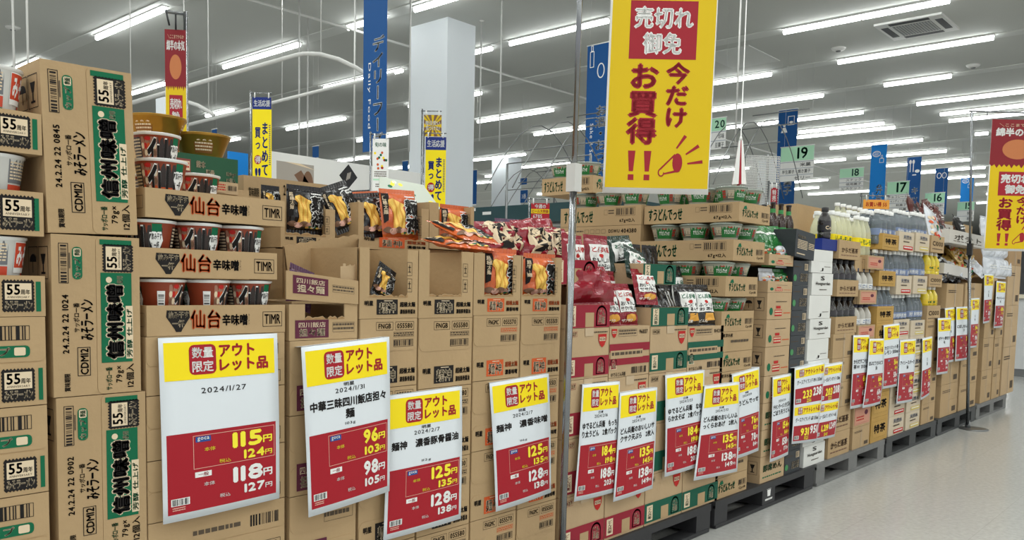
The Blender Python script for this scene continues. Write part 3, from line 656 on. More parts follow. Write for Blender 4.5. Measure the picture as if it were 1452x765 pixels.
def dbox(X0, X1, Z0, Z1, win, label, group=None, Y0=YF, D=.4, m=CARD, front=None, left=None, backz=None, seed=1):
    # display box: carton whose front is torn open; win = (a0, a1, b0) opening from height b0 up to the open top
    t = .004; o = empty('display_box', ((X0+X1)/2, Y0+D/2, Z0)); w, h = X1-X0, Z1-Z0; fr = fronts(X0, Y0, Z0); rr = random.Random(seed)
    b = B(); b.box(X0+t, X1-t, Y0+t, Y0+D-t, Z0+.0005, Z0+t, m); b.make('base', o)
    b = B(); a0, a1, b0 = win
    b.slab(fr, 0, 0, w, b0-.006, -t, 0, m)
    if a0 > .003: b.slab(fr, 0, b0-.006, a0, h, -t, 0, m)
    if a1 < w-.003: b.slab(fr, a1, b0-.006, w, h, -t, 0, m)
    n = 16
    top = [(a0+(a1-a0)*i/n, b0-.006+rr.random()*.008) for i in range(n+1)]     # ragged torn lower edge
    b.shape(fr, [(a0, b0-.008)]+[(a1, b0-.008)]+top[::-1], m, 0); b.shape(fr, [(a0, b0-.008)]+[(a1, b0-.008)]+[(p, q-.002) for p, q in top[::-1]], FLUTE, .0007)
    if front: front(b, sub2(fr, .0003), w, h)
    b.make('front_panel', o)
    b = B(); b.box(X0, X0+t, Y0+t, Y0+D, Z0, Z1, m)
    if left: left(b, lefts(X0, Y0, Z0, D), D, h)
    b.make('side_panel', o)
    b = B(); b.box(X1-t, X1, Y0+t, Y0+D, Z0, Z1, m); b.make('side_panel', o)
    zb = Z1 if backz is None else backz
    b = B(); b.box(X0+t, X1-t, Y0+D*.62, Y0+D*.62+t, Z0, Z1, m); b.make('divider', o)
    b = B(); b.box(X0+t, X1-t, Y0+D-t, Y0+D, Z0, zb, m); b.make('back_panel', o)
    return tag(o, label, 'display box', group)
def xz(x, y, Y=YF): p = aty(x, y, Y); return p.x, p.z
def levels(x, ys, Y=YF, bottom=PT):
    zs = [aty(x, y, Y).z for y in ys]
    if bottom is not None:
        h = abs(zs[-2]-zs[-1]); r = zs[-1]-bottom; n = max(1, round(r/h)) if r > .3*h else 0
        if n == 0: zs[-1] = bottom
        else: zs += [zs[-1]-r*(k+1)/n for k in range(n)]
    return zs

# ------------------------------------------------------------------ print designs
def emblem55(b, f, x, y, s, rot=0):
    # black serrated anniversary stamp with pale middle
    g = lambda a, c, l=0: (f(x+a, y+c, l) if rot == 0 else f(x-c, y+a, l))
    k = 9; W_, H_ = s*.95, s
    pts = []
    for i in range(k): pts += [(W_*i/k, H_), (W_*(i+.5)/k, H_*1.06)]
    pts += [(W_, H_)]
    for i in range(k): pts += [(W_*1.03, H_-H_*(i+.5)/k), (W_, H_-H_*(i+1)/k)]
    for i in range(k): pts += [(W_-W_*(i+.5)/k, -H_*.05), (W_-W_*(i+1)/k, 0)]
    for i in range(k): pts += [(-W_*.03, H_*(i+.5)/k), (0, H_*(i+1)/k)]
    b.shape(g, pts, BLK); b.rect(g, W_*.07, H_*.38, W_*.93, H_*.93, PALE, .0009)
    b.text(g, '55', W_*.14, H_*.55, W_*.55, H_*.88, BLK, .03, l=.0012); b.text(g, '周年', W_*.58, H_*.55, W_*.88, H_*.72, BLK, .02, l=.0012); b.text(g, 'ANNIVERSARY', W_*.14, H_*.43, W_*.86, H_*.5, BLK, l=.0012)
    b.text(g, 'みそラーメン', W_*.06, H_*.05, W_*.94, H_*.33, PALE, .06, l=.0012)
def d_miso(date):
    def f(b, fr, w, h):
        X = lambda q: q*w
        Y = lambda q: h*(1-q)
        b.frame(fr, X(.08), Y(.30), X(.185), Y(.055), .0012, BLK); b.bars(fr, X(.1), Y(.295), X(.165), Y(.06), BLK, 18, rot=True); b.small(fr, X(.19), Y(.28), X(.205), Y(.09), GRYI, 1)
        b.rrect(fr, X(.225), Y(.275), X(.335), Y(.075), .008, GRNI); b.text(fr, 'カップ', X(.245), Y(.265), X(.315), Y(.145), PALE, .03, rot=1); b.rrect(fr, X(.24), Y(.135), X(.32), Y(.085), .003, PALE, .0008); b.text(fr, '麺', X(.25), Y(.13), X(.31), Y(.09), GRNI, .02, l=.0011, rot=1)
        b.text(fr, date, X(.11), Y(.73), X(.175), Y(.37), BLK, .03, rot=1)
        b.text(fr, 'サッポロ一番', X(.23), Y(.60), X(.295), Y(.42), BLK, .02, rot=1); b.text(fr, 'みそラーメン', X(.31), Y(.65), X(.45), Y(.40), BLK, .05, rot=1)
        b.frame(fr, X(.265), Y(.875), X(.41), Y(.695), .0014, BLK); b.text(fr, 'CDM12', X(.30), Y(.865), X(.385), Y(.705), BLK, .03, rot=1)
        b.text(fr, '賞味期限', X(.12), Y(.965), X(.185), Y(.855), BLK, .03, rot=1)
        b.rect(fr, X(.53), Y(.055), X(.90), Y(.022), GRNI)
        emblem55(b, fr, X(.905), Y(.222), w*.33, 1)
        b.rect(fr, X(.535), Y(.80), X(.895), Y(.23), GRNI)
        b.text(fr, '信州味噌', X(.60), Y(.775), X(.79), Y(.31), PALE, .10, .0008, rot=1, shift8=True); b.text(fr, '信州味噌', X(.60), Y(.775), X(.79), Y(.31), BLK, .035, .0012, rot=1)
        b.rect(fr, X(.82), Y(.78), X(.905), Y(.44), PALE, .0008); b.text(fr, '芳醇 仕上げ', X(.83), Y(.77), X(.895), Y(.46), GRNI, .03, .0012, rot=1)
        b.ell(fr, X(.63), Y(.275), X(.035), X(.035), PALE, .0009); b.text(fr, '使用', X(.72), Y(.30), X(.79), Y(.25), PALE, .02, rot=1)
        b.text(fr, 'サッポロ一番', X(.58), Y(.975), X(.655), Y(.83), GRNI, .03, rot=1)
        b.text(fr, '79g×', X(.70), Y(.93), X(.79), Y(.825), BLK, .02, rot=1); b.text(fr, '12個入', X(.82), Y(.965), X(.91), Y(.815), BLK, .02, rot=1)
    return f
def d_icons(b, fr, w, h):      # care icons on a side
    for k in range(2):
        x, y = w-.12+.055*k, h-.09; b.frame(fr, x, y, x+.05, y+.065, .0014, BLK)
        if k: b.shape(fr, [(x+.012, y+.05), (x+.038, y+.05), (x+.03, y+.03), (x+.02, y+.03)], BLK); b.rect(fr, x+.022, y+.012, x+.028, y+.03, BLK); b.rect(fr, x+.014, y+.01, x+.036, y+.014, BLK)
        else: b.ell(fr, x+.025, y+.036, .018, .014, BLK); b.rect(fr, x+.006, y+.02, x+.044, y+.034, CARD, .0009); b.rect(fr, x+.024, y+.012, x+.027, y+.04, BLK, .0012)
def d_miso_tray(b, fr, w, h):
    r = w; s = h*.74; emblem55(b, fr, r-.075, h*.14, s*.98); b.rect(fr, r-.017, h*.12, r-.008, h*.86, GRNI); b.text(fr, 'カップ麺', r-.2, h*.3, r-.11, h*.6, GRNI, .03)
def d_miso_side(b, fr, w, h):
    r = w; emblem55(b, fr, r-.08, h*.07, h*.34); b.rect(fr, r-.016, h*.06, r-.008, h*.42, GRNI)
    b.frame(fr, r-.2, h*.74, r-.03, h*.90, .001, BLK); b.bars(fr, r-.195, h*.745, r-.035, h*.895, BLK, 20); b.rrect(fr, r-.14, h*.55, r-.03, h*.68, .008, GRNI); b.text(fr, 'カップ', r-.13, h*.57, r-.065, h*.66, PALE, .03, .0009); b.rrect(fr, r-.058, h*.57, r-.038, h*.66, .003, PALE, .0009)
def d_sendai(b, fr, w, h):
    b.shape(fr, [(w*.13, h*.84), (w*.28, h*.82), (w*.285, h*.60), (w*.235, h*.22), (w*.225, h*.12), (w*.19, h*.12), (w*.18, h*.22), (w*.125, h*.62)], BLK)
    b.text(fr, '飲み干す', w*.14, h*.58, w*.275, h*.80, PALE, .03, .0012); b.text(fr, '一杯', w*.165, h*.28, w*.245, h*.52, PALE, .03, .0012)
    b.text(fr, '仙台', w*.29, h*.22, w*.50, h*.84, ORI, .045); b.text(fr, '辛味噌', w*.515, h*.30, w*.70, h*.68, BLK, .04); b.text(fr, 'ラーメン', w*.705, h*.32, w*.72, h*.68, BLK, 0, vert=True)
    b.frame(fr, w*.82, h*.22, w*.975, h*.76, .0012, BLK); b.text(fr, 'TIMR', w*.835, h*.32, w*.96, h*.66, BLK, .02)
def d_sendai_side(b, fr, w, h):
    for k in range(3): b.frame(fr, w-.05-.06*k, h*.3, w-.01-.06*k, h*.75, .001, GRYI)
    b.text(fr, 'TIMR', w-.3, h*.3, w-.22, h*.7, BLK, .02)
def d_sendai_full(k):
    def f(b, fr, w, h):
        b.text(fr, 'acecook', w*.16, h*.22, w*.27, h*.36, ORI, .02); b.small(fr, w*.3, h*.6, w*.65, h*.75, GRYI, 1, seed=k); b.bars(fr, w*.72, h*.60, w*.95, h*.8, BLK, 14); b.frame(fr, w*.80, h*.08, w*.96, h*.3, .0012, BLK); b.text(fr, 'TIMR', w*.82, h*.12, w*.94, h*.26, BLK, .02)
        if k == 2: b.text(fr, '2024. 1.27.121YW', w*.18, h*.70, w*.62, h*.86, BLK, .02)
        if k == 0: b.text(fr, '仙台', w*.12, h*.2, w*.3, h*.4, ORI, .03)
    return f
def lab_tantan(b, fr, x0, y0, x1, y1):
    b.rect(fr, x0, y0, x1, y1, PUR); W_, H_ = x1-x0, y1-y0; b.text(fr, '四川飯店', x0+W_*.1, y0+H_*.58, x0+W_*.9, y0+H_*.88, PALE, 0, .0012); b.text(fr, '担々麺', x0+W_*.12, y0+H_*.1, x0+W_*.88, y0+H_*.52, PALE, .03, .0012)
def d_tantan(b, fr, w, h):
    lab_tantan(b, fr, w*.10, h*.06, w*.54, h*.40); b.frame(fr, w*.6, h*.12, w*.95, h*.28, .0008, GRYI); b.small(fr, w*.61, h*.14, w*.94, h*.27, GRYI, 2); b.small(fr, w*.5, h*.62, w*.9, h*.84, GRYI, 2, seed=3); b.frame(fr, w*.5, h*.6, w*.94, h*.86, .0008, BLK)
def band_men(b, fr, w, y0, y1, org):
    H_ = y1-y0; c = ORI if org else BLK; q = ORI if org else BLK
    b.text(fr, '明星', w*.08, y0+H_*.58, w*.22, y0+H_*.82, BLK, .04); b.rect(fr, w*.28, y0+H_*.1, w*.64, y0+H_*.9, c); b.text(fr, '麺神', w*.32, y0+H_*.18, w*.60, y0+H_*.74, PALE, .035, .0012); b.small(fr, w*.4, y0+H_*.77, w*.55, y0+H_*.86, PALE, 1, .0012)
    b.text(fr, '超極太麺', w*.68, y0+H_*.50, w*.95, y0+H_*.76, q, .04); b.text(fr, '濃香味噌' if org else '濃香豚骨醤油', w*.68, y0+H_*.12, w*.95, y0+H_*.36, BLK, .04)
def d_men(org, code, num, lower=True):
    def f(b, fr, w, h):
        band_men(b, fr, w, h*.03, h*.34, org)
        y0, y1 = h*.83, h*.95
        b.frame(fr, w*.27, y0, w*.56, y1, .001, BLK); b.text(fr, code, w*.31, y0+h*.025, w*.52, y1-h*.025, BLK, .02); b.frame(fr, w*.60, y0, w*.93, y1, .001, BLK); b.text(fr, num, w*.63, y0+h*.025, w*.90, y1-h*.025, BLK, .02)
        b.frame(fr, w*.57, h*.73, w*.93, h*.80, .0008, ORI if org else BLK); b.small(fr, w*.58, h*.735, w*.92, h*.79, ORI if org else BLK, 2); b.frame(fr, w*.57, h*.585, w*.92, h*.69, .001, BLK); b.bars(fr, w*.58, h*.60, w*.91, h*.68, BLK, 16)
    return f
def d_window(org, X0, wy=.36):
    def f(b, fr, w, h):
        band_men(b, fr, w, h*.03, h*.30, org)
        for k in range(2):
            y = h*(.62-.24*k); b.frame(fr, w*.80, y, w*.89, y+h*.2, .001, BLK); b.rect(fr, w*.82, y+h*.05, w*.87, y+h*.06, BLK); b.rect(fr, w*.82, y+h*.12, w*.87, y+h*.13, BLK); b.rect(fr, w*.84, y+h*.05, w*.85, y+h*.16, BLK)
    return f
def archlogo(b, fr, cx, y0, s, m):
    pts = [(cx-s*.5, y0)]+[(cx+s*.5*math.cos(math.pi-math.pi*i/14), y0+s*.62+s*.5*math.sin(math.pi*i/14)) for i in range(15)]+[(cx+s*.5, y0)]
    b.shape(fr, pts, PALE); q = [(cx-s*.4, y0+s*.06)]+[(cx+s*.4*math.cos(math.pi-math.pi*i/14), y0+s*.60+s*.4*math.sin(math.pi*i/14)) for i in range(15)]+[(cx+s*.4, y0+s*.06)]
    b.shape(fr, q, m, .0009); b.text(fr, 'どん', cx-s*.3, y0+s*.55, cx+s*.3, y0+s*.88, PALE, .04, .0012); b.text(fr, '兵衛', cx-s*.3, y0+s*.12, cx+s*.3, y0+s*.5, PALE, .04, .0012)
def nissin(b, fr, x, y, s):
    b.shape(fr, [(x-s*.5, y+s*.45), (x+s*.5, y+s*.45), (x+s*.46, y), (x+s*.25, y-s*.35), (x, y-s*.5), (x-s*.25, y-s*.35), (x-s*.46, y)], REDI); b.rect(fr, x-s*.36, y-.04*s, x+s*.36, y+.24*s, PALE, .0009); b.text(fr, 'NISSIN', x-s*.32, y, x+s*.32, y+.2*s, REDI, .02, .0012)
def d_udon(m, code, top=False):       # colour band at the bottom
    def f(b, fr, w, h):
        q = 1 if top else .44
        b.rect(fr, 0, h*.05 if not top else .001, w, h*q, m); b.rect(fr, w*.42, h*.04, w*.62, h*(.30 if not top else .66), CARD, .0009)
        b.slab(fr, w*.05, h*.09, w*.20, h*(q-.05), .0007, .0009, PALE); b.text(fr, 'どん兵衛', w*.075, h*.12, w*.175, h*(q-.08), m, .02, .0013, vert=True)
        archlogo(b, fr, w*.80, h*.07, min(w*.34, h*(q-.1)/1.12*1.0), m)
        if not top:
            b.rect(fr, w*.42, h*.84, w*.62, h, TAPE, .0007); b.frame(fr, w*.05, h*.84, w*.24, h*.94, .001, MAR if m is MAR else BLK); b.text(fr, code, w*.07, h*.86, w*.22, h*.92, MAR if m is MAR else BLK, .02); nissin(b, fr, w*.83, h*.74, w*.2); b.small(fr, w*.62, h*.88, w*.95, h*.93, GRYI, 1)
    return f
def d_udon_side(m):
    def f(b, fr, w, h):
        b.rect(fr, 0, h*.50, w, h*.66, m); b.rect(fr, 0, h*.24, w, h*.38, m); b.rect(fr, w*.02, h*.37, w*.82, h*.53, CARD2, .0009); b.small(fr, w*.05, h*.39, w*.8, h*.51, GRYI, 1, .0012)
        nissin(b, fr, w*.1, h*.87, w*.13); b.frame(fr, w*.2, h*.80, w*.66, h*.94, .0008, BLK); b.small(fr, w*.22, h*.82, w*.64, h*.93, GRYI, 2); b.text(fr, '96837' if m is MAR else '11428', w*.72, h*.84, w*.93, h*.92, BLK, .02); archlogo(b, fr, w*.10, h*.16, w*.15, m)
        b.bars(fr, w*.55, h*.05, w*.93, h*.18, BLK, 14); b.text(fr, 'ゆでるどん兵衛', w*.05, h*.02, w*.4, h*.1, BLK, .02)
    return f
def d_sudon_long(b, fr, w, h):
    b.text(fr, 'すうどんでっせ', w*.05, h*.18, w*.42, h*.82, GRNI, .05); b.frame(fr, w*.70, h*.48, w*.93, h*.90, .001, BLK); b.bars(fr, w*.71, h*.53, w*.92, h*.86, BLK, 16); b.text(fr, '67g×12入', w*.75, h*.12, w*.93, h*.34, BLK, .03); b.frame(fr, w*.56, h*.55, w*.60, h*.82, .001, GRYI); b.small(fr, w*.61, h*.55, w*.68, h*.82, GRYI, 2)
def d_sudon(b, fr, w, h):
    b.text(fr, 'すうどんでっせ', w*.10, h*.28, w*.60, h*.66, GRNI, .06); b.shape(fr, [(w*.13, h*.66), (w*.25, h*.68), (w*.22, h*.86), (w*.16, h*.82)], GRNI); b.frame(fr, w*.72, h*.34, w*.96, h*.62, .001, BLK); b.bars(fr, w*.73, h*.37, w*.95, h*.6, BLK, 12); b.text(fr, 'Cpt18', w*.74, h*.12, w*.94, h*.26, BLK, .02)
def d_plainprint(n):
    def f(b, fr, w, h): b.text(fr, '東洋水産', w*.05, h*.72, w*.35, h*.9, BLK, .02) if n == 0 else None; b.small(fr, w*.3, h*.35, w*.85, h*.6, GRYI, 1, seed=n+2)
    return f
def d_redsmall(b, fr, w, h):
    b.ell(fr, w*.16, h*.30, w*.07, h*.14, GRNI); b.rect(fr, w*.30, h*.12, w*.60, h*.36, REDI); b.small(fr, w*.31, h*.14, w*.59, h*.34, PALE, 2, .0009); b.rect(fr, w*.36, h*.40, w*.54, h*.50, REDI); b.small(fr, w*.66, h*.18, w*.95, h*.26, ORI, 1); b.small(fr, w*.35, h*.62, w*.8, h*.68, GRYI, 1)
def d_beer(k):
    def f(b, fr, w, h):
        b.rect(fr, w*.70, h*.62, w*.92, h*.88, PALE); b.bars(fr, w*.72, h*.64, w*.90, h*.86, BLK, 8, .0009); b.text(fr, 'GOOSE', w*.45, h*.34, w*.92, h*.48, PALE, .03); b.text(fr, 'ISLAND', w*.45, h*.17, w*.92, h*.31, PALE, .03); b.small(fr, w*.05, h*.7, w*.5, h*.78, GRYI, 1, seed=k); b.ell(fr, w*.12, h*.3, w*.10, h*.13, BGRN)
    return f
def d_white(k):
    def f(b, fr, w, h):
        if k: b.text(fr, 'S', w*.40, h*.68, w*.58, h*.86, GRYI, .02); b.text(fr, 'Hoegaarden', w*.18, h*.42, w*.85, h*.60, GRYI, .03); b.small(fr, w*.35, h*.2, w*.7, h*.28, GRYI, 1)
        else: b.text(fr, 'J', w*.42, h*.08, w*.56, h*.22, GRYI, .01); b.small(fr, w*.6, h*.25, w*.9, h*.3, GRYI, 1)
    return f
def d_words(t, m, y0=.4, y1=.66, x0=.12, x1=.88, sm=True):
    def f(b, fr, w, h):
        b.text(fr, t, w*x0, h*y0, w*x1, h*y1, m, .03)
        if sm: b.small(fr, w*.1, h*.14, w*.9, h*.24, m, 1, seed=len(t))
    return f
def d_panel(pm, t=None):
    def f(b, fr, w, h):
        b.rect(fr, w*.06, h*.1, w*.94, h*.9, pm); b.frame(fr, w*.1, h*.16, w*.9, h*.84, .0016, REDI if pm is PINKI else BLK)
        if t: b.text(fr, t, w*.16, h*.35, w*.84, h*.7, BLK, .05, .0012)
        else: b.small(fr, w*.16, h*.25, w*.6, h*.5, REDI, 2, .0012); b.ell(fr, w*.72, h*.62, w*.1, h*.12, PUR, .0012)
    return f
def d_waterbox(lm):
    def f(b, fr, w, h):
        b.text(fr, '天然水', w*.3, h*.62, w*.85, h*.84, BLULAB, .04); b.rect(fr, w*.32, h*.08, w*.95, h*.28, lm); b.small(fr, w*.36, h*.12, w*.9, h*.24, WHT, 1, .0009); b.small(fr, w*.3, h*.4, w*.7, h*.54, GRYI, 1)
    return f
def d_bigbrown(k):
    def f(b, fr, w, h):
        b.small(fr, w*.1, h*.72, w*.55, h*.82, GRYI, 2, seed=k); b.rect(fr, w*.68, h*.1, w*.9, h*.26, GRYI); b.rect(fr, w*.48, .002, w*.52, h, TAPE, .0004)
    return f

# ------------------------------------------------------------------ cups and bowls
def cup_body(name, r0, r1, h, body, rim, n=28):
    b = B(); b.lathe((0, 0, 0), [(0, 0), (r0*.97, 0), (r0, .004), (r1, h-.006), (r1*1.05, h-.004), (r1*1.05, h)], [body]*3+[rim]*3, n, cap1=False); o = b.make(name)
    return o
FRONT = -math.pi/2            # arc angle that faces the aisle
def cup_sendai():
    r0, r1, h = .039, .054, .095; o = cup_body('cup_noodle', r0, r1, h, mat('cup_rust', (146, 62, 36), .4), WPLA)
    b = B(); b.lathe((0, 0, h), [(r1*1.04, 0), (r1*.9, .002), (0, .002)], FOIL, 28); b.make('lid', o)
    fr = cylF((0, 0, 0), r0, r1, h, FRONT); b = B()
    DK = mat('cup_dark', (44, 32, 28), .4)
    for s in (0, 3.1416):
        g = sub(fr, s-.35, 0)
        b.rect(g, -.95, .008, -.2, .084, mat('cup_photo_tan', (158, 112, 92), .45), .0006, 10, 1); b.rect(g, -.2, .034, 1.0, .084, DK, .0006, 10, 1); b.rect(g, -.2, .008, 1.0, .034, ORI, .0006, 10, 1); [b.ell(g, -.87+.14*(k % 5), .015+.016*(k//5), .08, .007, [REDI, ORI, BROWNP, PALE][k % 4], .0008) for k in range(20)]
        b.text(g, '仙', -.66, .014, .56, .078, WHT, .09, .0012, shift8=True); b.text(g, '仙', -.66, .014, .56, .078, BLK, .045, .0016)
        for k in range(6): b.ell(g, .2+.14*k, .016+.005*(k % 3), .08, .006, [NOO, ORI, PORK][k % 3], .001)
        b.rect(g, .55, .068, .95, .087, GRNI, .0010, 4, 1); b.rings = 3; b.shape(g, [(.46, .052), (.56, .070), (.94, .070), (1.04, .052), (.85, .026), (.65, .026)], WHT, .0018); b.rings = 0
        b.text(g, '飲み干す', .54, .053, .96, .067, BLK, .02, .0024); b.text(g, '一杯', .64, .032, .86, .050, BLK, .02, .0024); b.ell(g, -.62, .080, .14, .005, REDI, .001)
    g = sub(fr, 1.35, 0); b.rect(g, 0, .02, .32, .07, WHT, .0008, 4, 1); b.bars(g, .04, .025, .28, .065, BLK, 10, .0012, True)
    g = sub(fr, -1.95, 0); b.rect(g, 0, .01, .65, .083, mat('cup_back_black', (52, 44, 42), .4), .0008, 6, 1); b.small(g, .04, .015, .6, .08, PALE, 9, .0012)
    b.make('sleeve', o); return o
def cup_sudon():
    r0, r1, h = .050, .071, .082; o = cup_body('cup_udon', r0, r1, h, mat('cup_grey_plastic', (176, 178, 164), .35), SMOKE)
    b = B(); b.lathe((0, 0, h), [(r1*1.05, -.004), (r1*1.05, .002), (r1*.9, .006), (0, .005)], SMOKE, 28); b.make('lid', o)
    fr = cylF((0, 0, 0), r0, r1, h, FRONT); b = B(); G2 = mat('cup_label_green', (30, 112, 52), .4); GM = mat('cup_label_grey', (92, 98, 88), .4)
    b.rect(fr, -3.1, .022, 3.1, .072, GM, .0006, 26, 1)
    for s in (-.55, 1.55, -2.6):
        g = sub(fr, s, 0); b.rect(g, -.45, .022, .72, .072, G2, .0010, 8, 1); b.text(g, 'すうどんでっせ', -.25, .038, .52, .056, WHT, .06, .0013); b.ell(g, .15, .067, .16, .003, REDI, .0013)
        b.rect(g, .74, .03, 1.0, .068, BROWNP, .001, 3, 1); b.small(g, .76, .032, .98, .066, REDI, 3, .0013); b.small(g, 1.15, .03, 1.6, .066, PALE, 5, .0013)
    b.make('sleeve', o); return o
def cup_miso():
    r0, r1, h = .042, .056, .098; o = cup_body('cup_noodle', r0, r1, h, mat('cup_white', (220, 220, 214), .35), WPLA)
    b = B(); b.lathe((0, 0, h), [(r1*1.05, 0), (r1*.9, .002), (0, .002)], FOIL, 28); b.make('lid', o)
    fr = cylF((0, 0, 0), r0, r1, h, FRONT); b = B(); G2 = mat('cup_label_grey2', (112, 114, 118), .4); R2 = mat('cup_label_vermilion', (206, 72, 44), .4)
    for s in (0, 2.1, -2.1):
        g = sub(fr, s, 0); b.rect(g, -.6, .045, .7, .09, G2, .0006, 8, 1); b.small(g, -.55, .05, .65, .086, PALE, 6, .001); b.rect(g, -.6, .022, .7, .042, R2, .0006, 8, 1); b.rect(g, -.6, .010, .7, .021, GRNI, .0006, 8, 1)
    g = sub(fr, 1.25, 0); b.rect(g, -.3, .03, .5, .09, WHT, .0012, 6, 1); b.rect(g, -.28, .04, .5, .088, R2, .0014, 6, 1); b.text(g, 'みそ', -.2, .045, .42, .08, WHT, .05, .0018)
    b.make('sleeve', o); return o
def bowl_gold():
    o = cup_body('noodle_bowl', .056, .078, .066, GOLD, GOLD); b = B(); b.lathe((0, 0, .066), [(.082, 0), (.083, .003), (.07, .005), (0, .004)], GOLD, 30); b.make('lid', o)
    fr = cylF((0, 0, 0), .056, .078, .066, FRONT); b = B()
    for s in (-.9, 1.2): g = sub(fr, s, 0); b.rect(g, -.3, .012, .5, .056, mat('bowl_brown', (140, 92, 44), .4, metal=.4), .0006, 8, 1); b.small(g, -.25, .016, .45, .052, PALE, 4, .001)
    b.make('sleeve', o); return o
def first(o, loc, label, cat, group, rz=0): o.location = loc; o.rotation_euler.z = rz; return tag(o, label, cat, group)
class Kind:
    def __init__(s, maker, cat, group): s.mk, s.cat, s.group, s.p = maker, cat, group, None
    def put(s, loc, label, rz=None, group=None):
        rz = random.uniform(-.3, .3) if rz is None else rz
        if s.p is None: s.p = s.mk(); return first(s.p, loc, label, s.cat, group or s.group, rz)
        return dup(s.p, loc, label, group or s.group, rz)
SEN = Kind(cup_sendai, 'cup noodle', 'spicy miso cups'); SUD = Kind(cup_sudon, 'cup noodle', 'udon cups'); MIS = Kind(cup_miso, 'cup noodle', 'miso cups'); GOL = Kind(bowl_gold, 'bowl', 'golden bowls')

# ------------------------------------------------------------------ noodle bags
def bag(fr, w, h, t, film, art, label, name='noodle_bag', cat='noodle bag', group=None, wr=.004, seed=0, origin=None, fmax=3.2):
    rr = random.Random(seed); ph = [rr.uniform(0, 6.28) for _ in range(6)]; fq = [rr.uniform(.9, fmax) for _ in range(4)]
    def bulge(a, c):
        s, q = max(0, min(1, a/w)), max(0, min(1, c/h)); e = (1-abs(2*s-1)**3)**.6*(1-abs(2*q-1)**4)**.7
        return t/2*e + wr*(math.sin(fq[0]*6.28*s+ph[0]+3*q)*math.sin(fq[1]*6.28*q+ph[1])+.6*math.sin(fq[2]*9*s-fq[3]*7*q+ph[2]))*e**.5
    def fb(a, c, l=0): return fr(a, c, bulge(a, c)+l)
    def bk(a, c, l=0): return fr(a, c, -bulge(a, c)*.8)
    b = B(rings=4); n, m = 14, 16
    for j in range(m):
        for i in range(n):
            x0, x1, y0, y1 = w*i/n, w*(i+1)/n, h*j/m, h*(j+1)/m
            b.poly([fb(x0, y0), fb(x1, y0), fb(x1, y1), fb(x0, y1)], film, True); b.poly([bk(x0, y0), bk(x0, y1), bk(x1, y1), bk(x1, y0)], film, True)
    if art: art(b, lambda a, c, l=0: fr(a, c, bulge(a, c)+.0018+l*1.8), w, h)
    og = origin or tuple(fr(w/2, 0)); o = b.make(name, origin=og); tag(o, label, cat, group)
    for y0, y1 in ((-.014, 0), (h, h+.014)):
        s = B(); k = 24
        for i in range(k):
            x0, x1 = w*i/k, w*(i+1)/k; za, zb = .0015*(i % 2), .0015*((i+1) % 2); s.poly([fr(x0, y0, za), fr(x1, y0, zb), fr(x1, y1, zb), fr(x0, y1, za)], film)
        s.make('crimped_seal', o)
    return o
def a_men(b, f, w, h):
    N = 14
    for k in range(9):
        c = NOO if k % 3 else NOO2
        for j in range(N):
            def pt(t, q):       # strands rise, then arch over at the top
                y = h*(.16+.70*t); x = w*(.20+.034*(k+q)+.03*math.sin(4*t+.5)-.10*max(0, t-.72)*(4.5-k-q)*.9); y -= h*.10*max(0, t-.7)*abs(k+q-3)*.8
                return x, y
            a, c_, d, e = pt(j/N, 0), pt(j/N, 1), pt((j+1)/N, 1), pt((j+1)/N, 0); b.poly([f(*p, .0004+.0002*(k % 2)) for p in (a, c_, d, e)], c, True)
    for k in range(4): b.ell(f, w*(.10+.13*k), h*(.15-.03*(k % 2)), w*.10, h*.07, PORK if k % 2 else BROWNP, .0009)
    for k in range(5): b.ell(f, w*(.46+.08*k), h*(.07+.02*(k % 2)), w*.05, h*.022, GRNI if k % 2 else NOO, .001)
    b.text(f, '麺神', w*.56, h*.10, w*.96, h*.84, WHT, .10, .0012, vert=True, shift8=True); b.text(f, '麺神', w*.56, h*.10, w*.96, h*.84, BLK, .055, .0018, vert=True)
    b.shape(f, [(w*.02, h*.98), (w*.2, h*.98), (w*.10, h*.36), (w*.02, h*.3)], BLK, .0008); b.text(f, '超極太麺', w*.03, h*.5, w*.11, h*.92, PALE, .02, .0012, vert=True); b.small(f, w*.6, h*.88, w*.9, h*.94, WHT, 1)
def a_don(b, f, w, h):
    archlogo(b, f, w*.42, h*.10, w*.5, BLK); b.rect(f, w*.70, h*.10, w*.96, h*.80, PALE, .0006, 6, 14); b.text(f, '天ぷら', w*.73, h*.15, w*.93, h*.75, BLK, .04, .0012, vert=True); b.small(f, w*.1, h*.8, w*.6, h*.92, PALE, 2)
def a_donlabel(b, f, w, h):
    b.rect(f, w*.1, h*.28, w*.92, h*.86, WHT, .0006, 12, 12); b.text(f, 'どん兵衛', w*.16, h*.68, w*.86, h*.80, REDI, .03, .0010); b.ell(f, w*.5, h*.60, w*.08, h*.05, REDI, .0010); b.text(f, 'おいしい', w*.15, h*.45, w*.88, h*.56, BLK, .04, .0010); b.text(f, 'サクサク天ぷら', w*.15, h*.31, w*.88, h*.42, BLK, .04, .0010); b.ell(f, w*.55, h*.13, w*.3, h*.09, NOO2, .0008); b.text(f, 'サクサク', w*.1, h*.03, w*.6, h*.1, WHT, .03, .0012)
